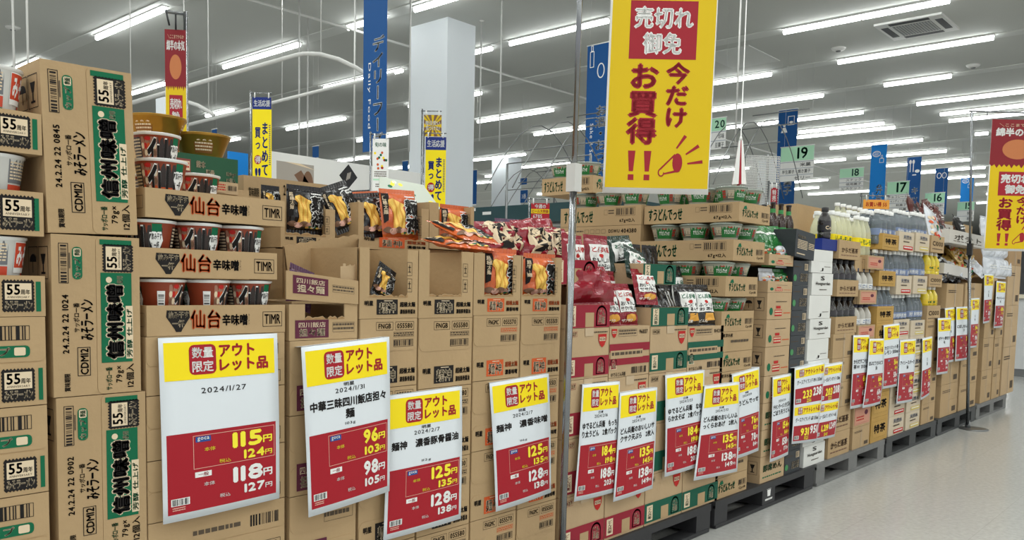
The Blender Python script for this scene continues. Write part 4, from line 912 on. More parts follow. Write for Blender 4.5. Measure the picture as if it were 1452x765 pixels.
def a_dongreen(b, f, w, h):
    b.rect(f, w*.1, h*.3, w*.9, h*.84, WHT, .0006, 12, 12); b.text(f, 'どん兵衛', w*.16, h*.66, w*.84, h*.78, GRNI, .03, .001); b.ell(f, w*.5, h*.57, w*.08, h*.05, REDI, .001); b.text(f, 'ふっくら', w*.16, h*.44, w*.84, h*.54, BLK, .04, .001); b.text(f, 'おあげ', w*.16, h*.33, w*.84, h*.42, BLK, .04, .001); b.shape(f, [(w*.3, h*.06), (w*.85, h*.08), (w*.8, h*.27), (w*.35, h*.26)], NOO2, .0008); b.text(f, 'どん兵衛', w*.08, h*.03, w*.5, h*.1, WHT, .03, .0012)
def a_mix(cs):
    def f_(b, f, w, h):
        rr = random.Random(len(cs))
        for k in range(26): b.ell(f, w*rr.uniform(.1, .9), h*rr.uniform(.08, .72), w*.08, h*.05, cs[k % len(cs)], .0005+.00004*k, 8)
    return f_
# ================================================================== the row, near end first
# --- brown trays and lying cartons beside the tall cartons
XA1 = .617; XA0 = XA1-.33
za = [aty(58, y, YF).z for y in (162, 220, 273, 335, 391, 448, 567, 686)]
hC = za[5]-za[6]; full = [za[5]]; 
n = round((za[5]-PT)/hC); full = [za[5]-(za[5]-PT)*k/n for k in range(n+1)]
for k in range(n): carton('carton', XA0, XA1, full[k+1], full[k], 'closed brown miso carton with barcode, %s below the cup trays at the near end' % ORD[k], group='closed miso cartons below cup trays', front=d_miso_side, flap='b')
for k, (t, b_) in enumerate(((0, 1), (2, 3), (4, 5))):
    zb, zt = za[b_], za[t]
    if k < 2: zb = [za[2]+.062, za[4]+.062][k]*0+za[b_]
    tray(XA0, XA1, zb if k < 2 else full[0], zt, pad=((zb+.0615) if k == 0 else None), label='brown tray with black anniversary stamp, %s of three from the top at the near end' % ORD[k], group='miso cup trays', front=d_miso_tray)
    base = (zb if k < 2 else full[0])+.004
    gap = [None, za[1]-base, za[3]-base][k] if k else .125
    for i, (dx, dy) in enumerate(((.062, .065), (.19, .065), (.062, .2))):
        if i == 1 and k == 0: continue
        c = (XA1-dx-.008, YF+dy, base+(.058 if k == 0 else max(.0, gap-.1015)))
        MIS.put(c, 'white miso cup noodle in the %s near-end tray, %s' % (ORD[k], ['front corner by the tall carton', 'front row, second from the tall carton', 'second row back'][i]), rz=(.9 if k == 1 else -.5)+.2*i)
# --- tall green-panelled cartons
tb = [(65, 195, 84, 328), (70, 197, 331, 563), (73, 203, 566, 796)]
dates = ['24.2.24 22 0845', '24.2.24 22 1024', '24.2.24 22 0902']
zb0 = None; zz = [aty(68, 84, YF).z, aty(68, 330, YF).z, aty(71, 564.5, YF).z, aty(74, 797, YF).z]; zz.append(PT); 
for k in range(4):
    if k < 3: x0, x1 = aty(tb[k][0], 300, YF).x, aty(tb[k][1], 300, YF).x
    x0 = max(x0, XA1+.006)
    carton('carton', x0, x1, zz[k+1], zz[k], 'tall upright carton with green printed panel, %s from the top of its stack' % ORD[k], group='tall green-panelled cartons', D=.30, front=d_miso(dates[min(k, 2)]), left=d_icons, flap='v', tilt=-1.6 if k == 0 else 0)
XB1 = x1
# --- cup noodle trays with orange lettering
XC0, XC1 = aty(206, 300, YF).x, aty(404, 300, YF).x
t1 = (aty(206, 265, YF).z, aty(206, 307, YF).z); t2 = (aty(206, 350.5, YF).z, aty(206, 392.5, YF).z); t3 = (aty(206, 433, YF).z, aty(206, 477, YF).z)
names = ['uppermost', 'middle', 'lowest']
tray(XC0, XC1, t1[1], t1[0], 'uppermost of three trays with orange lettering holding spicy miso cups', 'orange-lettered cup trays', front=d_sendai, left=d_sendai_side, D=.42, pad=t1[1]+.034)
tray(XC0-.022, XC1-.022, t2[1], t2[0], 'middle of three trays with orange lettering holding spicy miso cups', 'orange-lettered cup trays', front=d_sendai, left=d_sendai_side, D=.42, pad=t1[1]-.1)
tray(XC0, XC1, t3[1], t3[0], 'lowest of three trays with orange lettering, just above a price card', 'orange-lettered cup trays', front=d_sendai, left=d_sendai_side, D=.42, pad=t2[1]-.1)
for r, (tt, off, rots) in enumerate(((t2, -.022, (2.6, .0, .15)), (t3, 0, (-1.9, -1.95, .05)))):
    zc = t1[1] if r == 0 else t2[1]
    for i in range(3):
        for j in range(2):
            SEN.put((XC0+off+.058+.109*i, YF+.060+.118*j, zc-.0995), 'spicy miso cup, %s row of the %s orange-lettered tray, %s from the tall cartons' % (['front', 'second'][j], names[r+1], ORD[i]), rz=rots[i]+.3*j)
zc = t1[1]+.0345; za2 = aty(222, 191, 2.03).z-.097
for (x, y, z, t, rz) in ((aty(228, 240, 1.85).x, 1.85, zc, 'spicy miso cup standing at the front corner of the uppermost orange-lettered tray', .0), (aty(222, 240, 2.03).x, 2.03, min(zc, za2-.098), 'spicy miso cup hidden behind the front cup of the uppermost tray', .2), (aty(222, 240, 2.03).x, 2.03, za2, 'spicy miso cup stacked on another behind the uppermost tray front', .15), (aty(279, 250, 2.03).x, 2.03, zc, 'spicy miso cup second row back in the uppermost tray, beside small boxes', .1)):
    SEN.put((x, y, z), t, rz=rz)
zs = levels(206, [477, 562, 655], bottom=PT)
for k in range(len(zs)-1): carton('carton', XC0-.004, XC1, zs[k+1], zs[k], 'closed cup noodle carton, %s below the orange-lettered trays' % ORD[k], group='closed cartons below orange-lettered trays', front=d_sendai_full(k), flap='b', D=.42)
# second row behind: green carton, small boxes, golden bowls
def back(name, px0, px1, py0, py1, Y, label, m, front=None, D=.3, grp=None, cat='carton', flap=None, left=None):
    p, q = aty(px0, (py0+py1)/2, Y), aty(px1, (py0+py1)/2, Y); zt, zb = aty(px0, py0, Y).z, aty(px0, py1, Y).z
    return carton(name, p.x, q.x, zb, zt, label, cat, grp, Y0=Y, D=D, m=m, front=front, flap=flap, left=left), zt, zb, p.x, q.x
DG = mat('deep_green_print', (10, 78, 46), .6, noise=.05, nscale=10)
def d_green(b, f, w, h): b.text(f, '熊本', w*.32, h*.60, w*.46, h*.80, PALE, .04); b.text(f, '豚骨', w*.47, h*.36, w*.60, h*.56, PALE, .04); b.text(f, '120g×', w*.80, h*.42, w*.95, h*.56, PALE, .03); b.text(f, '12個入', w*.80, h*.24, w*.95, h*.38, PALE, .03)
o_, zt, zb, gx0, gx1 = back('carton', 248, 338, 214, 262, 2.28, 'deep green carton with pale lettering under the golden bowl', DG, d_green)
def d_lbl(b, f, w, h): b.rect(f, w*.08, h*.1, w*.62, h*.9, CARD2); b.small(f, w*.12, h*.2, w*.6, h*.8, REDI, 3, .0009); b.bars(f, w*.68, h*.3, w*.95, h*.7, BLK, 10)
back('carton', 290, 338, 254, 272, 2.215, 'small narrow box with barcode in front of the deep green carton', CARD2, d_lbl, D=.05)
back('carton', 247, 271, 222, 260, 2.215, 'small dull red box beside the deep green carton', mat('dull_red_print', (132, 62, 52), .6), lambda b, f, w, h: (b.rect(f, w*.1, h*.55, w*.9, h*.9, PALE), b.small(f, w*.14, h*.6, w*.86, h*.86, REDI, 2, .0009)), D=.06)
carton('carton', XC0, gx1, .9, zb, 'plain carton behind the cup trays, under the deep green one', Y0=2.22, D=.42)
carton('carton', XC0, gx1, PT, .9, 'plain tall carton standing on the pallet behind the cup trays', Y0=2.22, D=.42)
carton('carton', XC0, gx0-.005, zb, zt+.035, 'brown carton under the farther golden bowl', Y0=2.285, D=.30)
p = aty(286, 205, 2.38); GOL.put((p.x, 2.38, zt), 'golden lidded noodle bowl standing on the deep green carton', rz=.4)
p = aty(222, 186, 2.40); GOL.put((p.x, 2.40, zt+.035), 'golden lidded noodle bowl behind the stacked spicy miso cups', rz=-.2)

# --- torn carton and the purple-labelled stack
XD0, XD1 = XC1+.012, aty(507, 400, YF).x
zd = levels(411, [431, 483, 590], bottom=PT); zd2 = zd[1:]
for k in range(len(zd2)-1): carton('carton', XD0, XD1, zd2[k+1], zd2[k], 'closed carton with purple label, %s below the purple-labelled display box' % ORD[k], group='purple-labelled cartons', front=d_tantan, flap='h')
wD = XD1-XD0; hD = zd[0]-zd[1]
def d_tt(b, f, w, h): lab_tantan(b, f, w*.08, h*.06, w*.56, h*.56); b.frame(f, w*.62, h*.2, w*.95, h*.48, .0008, GRYI); b.small(f, w*.63, h*.23, w*.94, h*.46, GRYI, 2)
dbox(XD0, XD1, zd[1], zd[0], (wD*.22, wD*.80, hD*.66), 'purple-labelled display box with dark opening below the torn carton', front=d_tt, backz=zd[0])
# torn-open carton on top, twisted
o = empty('display_box', ((XD0+XD1)/2, YF+.2, zd[0]))
tag(o, 'torn-open carton with purple label and ragged back, tilted on its stack', 'display box')
zf = lambda x, y: aty(x, y, YF-.005)
b = B(); q = quadF(zf(406, 383), zf(508, 398), zf(508, 431), zf(406, 424), .24, .085); b.slab(q, 0, 0, .24, .085, -.004, 0, CARD); lab_tantan(b, sub2(q, .0002), .02, .020, .135, .075); b.frame(q, .15, .035, .225, .06, .0008, GRYI); b.small(q, .152, .037, .223, .058, GRYI, 2); b.make('front_panel', o)
bk = aty(401, 348, YF+.20); b = B(); YB2 = YF+.22; pts = []
A_, C_ = aty(402, 349, YB2), aty(509, 333, YB2)
for i in range(15): pts.append((A_.x+(C_.x-A_.x)*i/14, A_.z+(C_.z-A_.z)*i/14+(.004 if i % 2 else 0)))
fl = fronts(0, YB2, 0); b.shape(fl, [(A_.x, zd[0]+.01), (C_.x, zd[0]+.01)]+pts[::-1], CARD, 0); b.shape(lambda a, c, l=0: fl(a, c, -.004), [(A_.x, zd[0]+.01), (C_.x, zd[0]+.01)]+pts[::-1], CARD, 0)
for i in range(14): b.poly([fl(*pts[i], 0), fl(*pts[i+1], 0), fl(*pts[i+1], -.004), fl(*pts[i], -.004)], FLUTE)
b.make('back_panel', o)
b = B(); f0, f1 = zf(406, 424), zf(406, 383); b.poly([f0, f1, (A_.x, YB2, A_.z), (A_.x, YB2, zd[0]+.01)], CARD); b.poly([(f0.x+.003, f0.y, f0.z), (f1.x+.003, f1.y, f1.z), (A_.x+.003, YB2, A_.z), (A_.x+.003, YB2, zd[0]+.01)], CARD); b.make('side_panel', o)
b = B(); f0, f1 = zf(508, 431), zf(508, 352); b.poly([f0, f1, (C_.x, YB2, C_.z-.01), (C_.x, YB2, zd[0]+.01)], CARD); b.poly([(f0.x-.003, f0.y, f0.z), (f1.x-.003, f1.y, f1.z), (C_.x-.003, YB2, C_.z-.01), (C_.x-.003, YB2, zd[0]+.01)], CARD); b.make('side_panel', o)
b = B(); b.box(XD0+.01, XD1-.01, YF+.004, YB2, zd[0]+.001, zd[0]+.006, CARD); b.make('base', o)
b = B(); rr = random.Random(2)
for k in range(12): x = XD1-.050+.004*k; b.box(x, x+.0042, YF+.006, YF+.008, zd[0]+.05, zd[0]+.105-rr.random()*.008, CARD2)
b.make('torn_fibre', o)
fr = F((XD0+.035, YF+.10, zd[0]+.01), (1, .1, -.35), (.2, .5, 1)); bag(F((XD0+.03, YF+.06, zd[0]+.012), (.9, .1, -.3), (.3, .25, 1)), .085, .085, .015, FPUR, None, 'purple noodle bag leaning inside the torn-open carton', group=None, seed=9)
# behind it: display carton with black bag
def backbox(px0, px1, py0, py1, Y, win, label, org, front=None, D=.3):
    p, q = aty(px0, (py0+py1)/2, Y), aty(px1, (py0+py1)/2, Y); zt, zb = aty(px0, py0, Y).z, aty(px0, py1, Y).z
    a0 = aty(win[0], 300, Y).x-p.x; a1 = aty(win[1], 300, Y).x-p.x; b0 = aty(win[0], win[2], Y).z-zb
    dbox(p.x, q.x, zb, zt, (max(0, a0), min(a1, q.x-p.x), b0), label, Y0=Y, D=D, front=front or d_window(org, 0), seed=px0)
    return p.x, q.x, zb, zt
Y2 = 2.16
def upbag(px0, px1, py0, py1, Y, film, art, label, t=.045, lean=.0, seed=0, grp=None, rotz=0):
    p, q = aty(px0, py1, Y), aty(px1, py1, Y); zt = aty(px0, py0, Y).z; w = q.x-p.x; h = zt-p.z
    fr = F((p.x, Y, p.z), (1, rotz, 0), (0, lean, 1)); return bag(fr, w, h, t, film, art, label, group=grp, seed=seed)
x0, x1, zb, zt = backbox(398, 475, 290, 350, Y2, (404, 462, 328), 'display box with a black noodle bag behind the torn-open carton', 0)
q0, q1 = aty(345, 270, Y2+.32), aty(473, 270, Y2+.32)
def d_date(b, f, w, h): b.text(f, '24.1.30 05 0946', w*.42, h*.78, w*.78, h*.92, BLK, .02); b.text(f, '賞味期限', w*.05, h*.72, w*.16, h*.84, BLK, .02); b.bars(f, w*.80, h*.7, w*.95, h*.86, BLK, 10); b.frame(f, w*.05, h*.4, w*.1, h*.6, .001, BLK)
carton('carton', q0.x, q1.x, zb, aty(345, 247, Y2+.32).z, 'brown carton with printed date behind the black noodle bag', Y0=Y2+.32, D=.25, front=d_date)
upbag(406, 457, 267, 325, Y2+.05, FBLK, a_men, 'black noodle bag standing in the display box behind the torn-open carton', seed=1)
upbag(370, 396, 268, 300, Y2+.12, FBLK, a_men, 'black noodle bag half hidden behind the uppermost cup tray', t=.03, seed=2)
carton('carton', x0, x1, PT, zb-.001, 'tall plain carton behind the torn carton carrying the black-bag display box', Y0=Y2+.03, D=.3)

# --- black-panel and orange-panel noodle cartons
EX = [aty(x, 420, YF).x for x in (509, 593, 671, 738.5, 796)]
E = [(0, 350, 452, 553, (524, 578, 417), (352,)), (0, 353, 451, 552, (609, 655, 416), ()), (1, 358, 447, 541, (687, 728, 416), ()), (1, 362, 446, 537, (741, 788, 416), ())]
enames = ['black-panel stack beside the torn carton', 'black-panel stack beside the orange panels', 'orange-panel stack beside the black panels', 'orange-panel stack beside the steel pole']
codes = [('FNGB', '055580'), ('FNGB', '055580'), ('FNGMC', '055570'), ('FNGMC', '055513')]
for k, (org, y0, y1, y2, win, _) in enumerate(E):
    xl = (509, 593, 671, 738.5)[k]; X0, X1 = EX[k]+.002, EX[k+1]-.002
    z = levels(xl, [y0, y1, y2]); 
    a0 = aty(win[0], 400, YF).x-X0; a1 = min(aty(win[1], 400, YF).x-X0, X1-X0-.004); b0 = aty(xl, win[2], YF).z-z[1]
    dbox(X0, X1, z[1], z[0], (a0, a1, b0), 'torn-front display box on top of the %s' % enames[k], 'noodle display boxes', front=d_window(org, 0), seed=k+11)
    for j in range(1, len(z)-1): carton('carton', X0, X1, z[j+1], z[j], 'closed noodle carton, %s below the display box in the %s' % (ORD[j-1], enames[k]), group='black-panel noodle cartons' if not org else 'orange-panel noodle cartons', front=d_men(org, *codes[k]), flap='h')
    ZT = z[0]
# bags in the torn fronts
p = aty(526, 417, YF+.06); bag(F((p.x, YF+.06, p.z+.015), (1, 0, -.55), (.5, .15, 1)), .07, .075, .025, FBLK, a_men, 'black noodle bag slumped in the bottom of the torn display box', seed=4)
upbag(684, 731, 357, 420, YF+.045, FORA, a_men, 'orange noodle bag upright in the torn display box next to the black panels', t=.05, seed=5)
upbag(741, 786, 364, 420, YF+.045, FORA, a_men, 'orange noodle bag upright in the torn display box by the steel pole', t=.05, seed=6)
# second level behind, orange bags
x0, x1, zb, zt = backbox(508, 608, 286, 352, Y2, (516, 598, 335), 'display box with leaning orange bags behind the black-panel stacks', 1)
carton('carton', x0, x1, PT, zb-.001, 'tall plain carton under the display box with leaning orange bags', Y0=Y2+.02, D=.3)
def leanbag(px0, py0, px1, py1, Y, film, label, rot, h, seed, w=.15):
    p = aty(px0, py1, Y); c, s = math.cos(rot), math.sin(rot); bag(F((p.x, Y, p.z), (c, 0, s), (-s, .25, c)), w, h, .035, film, a_men, label, seed=seed)
leanbag(476, 290, 520, 328, Y2+.05, FBLK, 'black noodle bag leaning beside the orange bags', .35, .13, 21, .115)
for i, (px, fm, t) in enumerate(((514, FBLK, 'dark noodle bag first in the leaning file behind the black-panel stack'), (522, FORA, 'orange-edged noodle bag second in the leaning file'), (530, FBLK, 'dark noodle bag third in the leaning file'))): 
    p = aty(px, 335, Y2+.09-.018*i); bag(F((p.x-.02, Y2+.14-.03*i, p.z+.005), (.9, .0, .12), (-.2, .2, 1)), .14, .135-.005*i, .02, fm, a_men, t, seed=30+i)
p = aty(540, 336, Y2+.05); bag(F((p.x, Y2+.04, p.z), (1, .05, .04), (.0, .15, 1)), .165, .15, .04, FORA, a_men, 'orange noodle bag at the front of the leaning file', seed=33)
x0, x1, zb, zt = backbox(609, 672, 286, 352, Y2, (622, 668, 336), 'display box with one orange bag behind the second black-panel stack', 1)
carton('carton', x0, x1, PT, zb-.001, 'tall plain carton under the one-bag display box', Y0=Y2+.02, D=.3)
upbag(623, 664, 294, 340, Y2+.05, FORA, a_men, 'orange noodle bag standing alone behind the second black-panel stack', seed=34)
# flat bags on the second display box
zt2 = aty(600, 353, YF).z
for i, (x, y, r, t) in enumerate(((1.76, 1.83, -.12, 'orange noodle bag lying flat on the display box, lower of two'), (1.83, 1.85, .08, 'orange noodle bag lying flat on the display box, upper of two'))):
    bag(F((x, y, zt2+.016+.028*i), (math.cos(r), math.sin(r), -.04), (-math.sin(r), math.cos(r), .16+.22*i)), .19, .15, .032, FORA, a_men, t, seed=40+i)
# clear-fronted poster lying slanted behind the leaning bags
q = quadF(aty(538, 250, Y2+.45), aty(600, 262, Y2+.45), aty(628, 300, Y2+.2), aty(538, 284, Y2+.2), .3, .16); b = B(); b.slab(q, 0, 0, .3, .16, -.004, 0, mat('poster_pale_green', (172, 180, 162), .35))
rr = random.Random(8)
for k in range(12): b.ell(q, .03+.24*rr.random(), .02+.12*rr.random(), .014, .01, [YEL, GRNI, WHT][k % 3])
tag(b.make('slanted_poster', origin=tuple(q(.15, 0))), 'pale slanted poster board with yellow dots behind the leaning bags', 'poster')
carton('carton', aty(535, 300, Y2+.35).x, min(x1, aty(625, 300, Y2+.35).x), PT, aty(538, 288, Y2+.35).z-.02, 'tall plain carton holding up the slanted poster', Y0=Y2+.35, D=.2)

# --- red-banded and green-banded udon cartons
FX = [aty(x, 480, YF).x for x in (802, 864, 921.5, 975, 1026)]
fn = ['red-banded stack behind the steel pole', 'red-striped stack', 'green-banded stack', 'green-striped stack beside the udon cups']
FD = [(d_udon(MAR, '1427'), 466, 540), (d_udon_side(MAR), 463, 536), (d_udon(DGRN, '11428'), 463, 530), (d_udon_side(DGRN), 463, 527)]
zF = []
for k, (dz, y0, y1) in enumerate(FD):
    xl = (802, 864, 921.5, 975)[k]; z = levels(xl, [y0, y1]); zF.append(z[0]); X0, X1 = FX[k]+.002, FX[k+1]-.002
    for j in range(len(z)-1):
        dd = dz if (k % 2 == 0 or j % 2 == 0) else FD[k-1][0]
        carton('carton', X0, X1, z[j+1], z[j], 'closed udon carton, %s from the top of the %s' % (ORD[j], fn[k]), group='banded udon cartons', front=dd, m=CARD2)
def ftray(k, y0, y1, Yo, D, label, full=True, dz=None, zlow=None):
    xl = (802, 864, 921.5, 975)[k]; zt = aty(xl, y0, YF).z; zb = zF[k]-.0 if zlow is None else zlow
    return tray(FX[k]+.002, FX[k+1]-.002, zb, zt, label, 'cut-down udon trays', Y0=Yo, D=D, m=CARD2, front=dz), zt
RT = d_udon(MAR, '', True); GT = d_udon(DGRN, '', True)
_, zr2 = ftray(0, 432, 466, YF, .4, 'cut-down red tray with crumpled bag, lower of two behind the steel pole', dz=RT)
_, zg2 = ftray(2, 436, 463, YF, .4, 'cut-down green tray with black bags, lower of two', dz=GT)
zr1t, zr1b = aty(802, 366, YF).z, aty(802, 403, YF).z; zg1t, zg1b = aty(930, 373, YF).z, aty(930, 403, YF).z
YU = YF+.06
tray(FX[0]+.002, FX[1]-.002, zr1b, zr1t, 'cut-down red tray with labelled bags, upper of two behind the steel pole', 'cut-down udon trays', Y0=YU, D=.36, m=CARD2, front=RT)
tray(FX[2]+.03, FX[3]-.012, zg1b, zg1t, 'cut-down green tray with tall logo, upper of two', 'cut-down udon trays', Y0=YU, D=.36, m=CARD2, front=GT)
# plain cartons that carry the upper trays, standing in the second row
carton('carton', FX[0]+.006, FX[1]-.006, zr2-.02, zr1b-.0005, 'plain inner carton carrying the upper red tray', Y0=YF+.2, D=.195)
carton('carton', FX[2]+.032, FX[3]-.016, zg2-.02, zg1b-.0005, 'plain inner carton carrying the upper green tray', Y0=YF+.2, D=.195)
# lower red and green bags
p = aty(812, 432, YF+.04); bag(F((p.x, YF+.05, p.z+.006), (1, -.12, .02), (.1, .45, 1)), .23, .13, .09, FRED, None, 'crumpled shiny red noodle bag in the lower red tray', wr=.016, seed=51, fmax=1.5)
rows = [(864, 868, 462, 425, 0), (884, 886, 462, 423, 0)]
for i in range(2):
    x = FX[1]+.02+.115*i
    bag(F((x, YF+.055, zF[1]+.004), (1, -.15, 0), (0, .35, 1)), .11, .15, .05, FRED, a_donlabel, 'red noodle bag with white label, %s from the crumpled bag on the red-striped stack' % ORD[i], seed=52+i, group='red bags on the red-striped stack')
    bag(F((x+.01, YF+.16, zF[1]+.004), (1, -.1, 0), (0, .12, 1)), .115, .19, .05, FRED, a_donlabel, 'red noodle bag in the second rank, %s from the crumpled bag' % ORD[i], seed=54+i, group='red bags on the red-striped stack')
    bag(F((x-.005, YF+.25, zF[1]+.004), (1, 0, 0), (0, .06, 1)), .118, .245, .05, FRED, lambda b, f, w, h: (b.shape(f, [(0, h*.98), (w, h*.98), (w*.5, h*.78)], WHT), b.text(f, 'どん兵衛', w*.1, h*.62, w*.9, h*.74, WHT, .04)), 'tall red noodle bag with white top, %s from the upper red tray' % ORD[i], seed=56+i, group='red bags with white tops')
p = aty(905, 434, YF+.03); bag(F((p.x, YF+.04, p.z+.02), (1, -.1, -.02), (.22, .4, 1)), .135, .125, .03, FRED, a_donlabel, 'red noodle bag with big white label leaning over the lower green tray', seed=58)
# black bags
for i in range(6):
    x = FX[2]+.035+.042*i
    bag(F((x, YF+.10+.012*i, zg2-.045), (.75, -.45, 0), (.25, .5, .75)), .14, .15, .02, FBLK, a_dongreen if i > 3 else None, 'glossy black noodle bag, %s of six fanned in the lower green tray' % ORD[i], seed=60+i, group='black bags fanned in the green tray')
for i in range(2):
    x = FX[3]+.02+.135*i
    bag(F((x, YF+.05, zF[3]+.005), (1, -.2, 0), (.05, .3, 1)), .125, .165, .05, FBLK, a_dongreen, 'black noodle bag with fried tofu picture, %s from the green tray' % ORD[i], seed=70+i, group='black bags on the green-striped stack')
    bag(F((x+.03, YF+.2, zF[3]+.005), (1, 0, 0), (.0, .12, 1)), .125, .24, .05, FBLK, a_dongreen if i else None, 'black noodle bag standing in the second rank, %s from the green tray' % ORD[i], seed=72+i, group='black bags on the green-striped stack')
    bag(F((x-.04, YF+.30, zF[3]+.005), (1, 0, 0), (.0, .05, 1)), .125, .33, .05, FBLK, None, 'tall black noodle bag in the third rank, %s from the green tray' % ORD[i], seed=74+i, group='black bags on the green-striped stack')
# upper bags
for i, (px0, px1) in enumerate(((797, 826), (828, 862))):
    p, q = aty(px0, 365, YU+.06), aty(px1, 365, YU+.06); bag(F((p.x, YU+.05, zr1b+.006), (1, 0, 0), (0, .1, 1)), q.x-p.x, aty(px0, 331, YU+.06).z-zr1b-.02, .045, FRED, a_donlabel, 'red noodle bag with white label, %s in the upper red tray' % ORD[i], seed=80+i, group='red bags in the upper red tray')
p = aty(872, 385, YU+.12)
bag(F((p.x, YU+.14, p.z-.01), (1, .05, .08), (.1, .35, 1)), .2, .15, .06, mat('green_black_film', (26, 52, 44), .2, spec=.6, bump=.3, bscale=25), a_dongreen, 'dark green crumpled noodle bag on top beside the steel pole', seed=83, wr=.009)
p = aty(900, 392, YU+.02); bag(F((p.x, YU+.06, p.z+.01), (1, -.05, -.25), (.3, .35, .8)), .15, .13, .035, mat('green_black_film', (26, 52, 44)), a_dongreen, 'dark green labelled bag sliding down toward the upper green tray', seed=84)
carton('carton', FX[1]+.03, FX[2]-.0, zF[1]+.001, aty(880, 402, YF+.32).z, 'plain carton carrying the dark green bags', Y0=YF+.30, D=.3)
# pile of red bags behind the orange-panel stacks
Y3 = 2.18; zp = aty(740, 372, Y3).z
XRP = x1+.012
carton('carton', XRP, FX[1]+.1, zp-.30, zp-.05, 'brown carton under the pile of red noodle bags', Y0=Y3+.02, D=.36)
carton('carton', XRP, FX[1]+.1, PT, zp-.30, 'tall brown carton on the pallet under the red bag pile', Y0=Y3+.02, D=.36)
for i, (px, py, w, h, u, v, art, t) in enumerate(((690, 366, .27, .15, (1, .1, .06), (-.1, .55, 1), a_don, 'crumpled red noodle bag with round black logo on the pile behind the orange bags'), (738, 368, .25, .15, (1, -.15, .0), (.12, .5, 1), a_don, 'shiny red noodle bag in the middle of the pile behind the orange bags'),
        (775, 366, .2, .15, (1, 0, -.06), (.05, .5, 1), a_don, 'red noodle bag on the pile nearest the steel pole'), (748, 345, .26, .13, (1, .1, .1), (0, .8, .75), None, 'plain red noodle bag lying on top of the pile'))):
    p = aty(px, py, Y3+.06+.05*(i == 3)); bag(F((p.x, p.y, p.z), u, v), w, h, .08, FRED, art, t, wr=.012, seed=90+i)
# purple packet and green box further behind
p = aty(706, 334, 2.6); bag(F((p.x, 2.6, p.z), (1, 0, .03), (0, .3, 1)), .17, .07, .04, FPUR, lambda b, f, w, h: b.text(f, 'ゆかり', w*.15, h*.3, w*.7, h*.75, WHT, .03), 'purple packet with white lettering behind the red bag pile', seed=97)
carton('carton', aty(660, 330, 2.55).x, aty(780, 330, 2.55).x+.15, PT, p.z-.022, 'brown carton behind the red bag pile carrying the purple packet', Y0=2.575, D=.3)
# --- udon cup trays with green lettering
XG0, XG1 = aty(1046, 300, YF).x, aty(1090, 300, YF).x; DG_ = .5
gt = [(1046, 285, 313), (1040, 339, 369), (1031, 391, 420), (1027, 441, 470)]
zG = [(aty(x, y0, YF).z, aty(x, y1, YF).z) for x, y0, y1 in gt]
XL = [aty(x, 350, YF).x for x, _, _ in gt]; WG = XG1-XG0
gl = ['uppermost', 'second', 'third', 'lowest']
for k in range(4):
    zt, zb = zG[k]
    tray(XL[k], XL[k]+WG, zb, zt, '%s of four cut-down trays with green brush lettering holding udon cups' % gl[k], 'green-lettered udon trays', D=DG_, front=d_sudon, left=d_sudon_long, pad=(zG[k-1][1]-.094 if k else zt-.012))
    for i in range(2):
        for j in range(3):
            SUD.put((XL[k]+.080+.155*i, YF+.082+.158*j, zG[k-1][1]-.0935 if k else zt-.0115), 'green-labelled udon cup, %s from the aisle in %s rank of the %s green-lettered tray' % (ORD[j], ['near', 'far'][i], gl[k]), rz=random.choice((0, .1, .5, -.5, 2.2))-(.9 if i == 0 and j else .4))
zl = zG[3][1]; zc = levels(1027, [470, 499, 527])
zc[0] = zl
for k in range(len(zc)-1): carton('carton', XL[3], XL[3]+WG, zc[k+1], zc[k], 'closed udon carton, %s below the green-lettered trays' % ORD[k], group='closed cartons below the udon trays', D=DG_, front=d_sudon if k % 2 else d_plainprint(0), left=d_sudon_long)
# second row of the same trays
for k, (y0, y1) in enumerate(((292, 320),)):
    zt, zb = atx(905, 290, XG0).z, atx(905, 318, XG0).z
    tray(XG0, XG0+WG, zb, zt, 'green-lettered udon tray in the second row behind the yellow banner foot', 'green-lettered udon trays', Y0=YF+DG_+.01, D=DG_, front=d_sudon, left=d_sudon_long, pad=zt-.012)
    for j in range(3): SUD.put((XG0+.08, YF+DG_+.10+.155*j, zt-.0115), 'green-labelled udon cup, %s from the aisle in the second-row tray' % ORD[j], rz=-.9+.5*j)
    zb2 = atx(905, 347, XG0).z
    carton('carton', XG0, XG0+WG, zb2, zb, 'closed carton with number print below the second-row udon tray', Y0=YF+DG_+.01, D=DG_, left=lambda b, f, w, h: (b.text(f, 'DSWU', w*.62, h*.64, w*.75, h*.8, BLK, .03), b.text(f, '404380', w*.77, h*.62, w*.95, h*.82, BLK, .03), b.small(f, w*.05, h*.66, w*.3, h*.8, GRYI, 1), [b.frame(f, w*(.32+.07*q), h*.62, w*(.37+.07*q), h*.82, .001, BLK) for q in range(4)]))
    n = 3
    for j in range(n): carton('carton', XG0, XG0+WG, PT+(zb2-PT)*(n-1-j)/n, PT+(zb2-PT)*(n-j)/n, 'closed carton in the second row, %s below the number-printed one' % ORD[j], Y0=YF+DG_+.01, D=DG_)
# a further tray higher up with two cups
Yk = YF+2*DG_-.18; zb, zt = atx(840, 272, XG0).z, atx(840, 247, XG0).z
zb = max(zb, zG[0][1]+.005)
tray(XG0+.02, XG0+WG, zb, zt, 'small udon tray stacked high beside the steel pole bracket', 'green-lettered udon trays', Y0=Yk, D=.34, front=d_sudon, left=d_sudon_long, pad=zt-.012)
for j in range(2): SUD.put((XG0+.10, Yk+.10+.155*j, zt-.0115), 'udon cup in the high small tray, %s from the aisle' % ORD[j], rz=-.9)

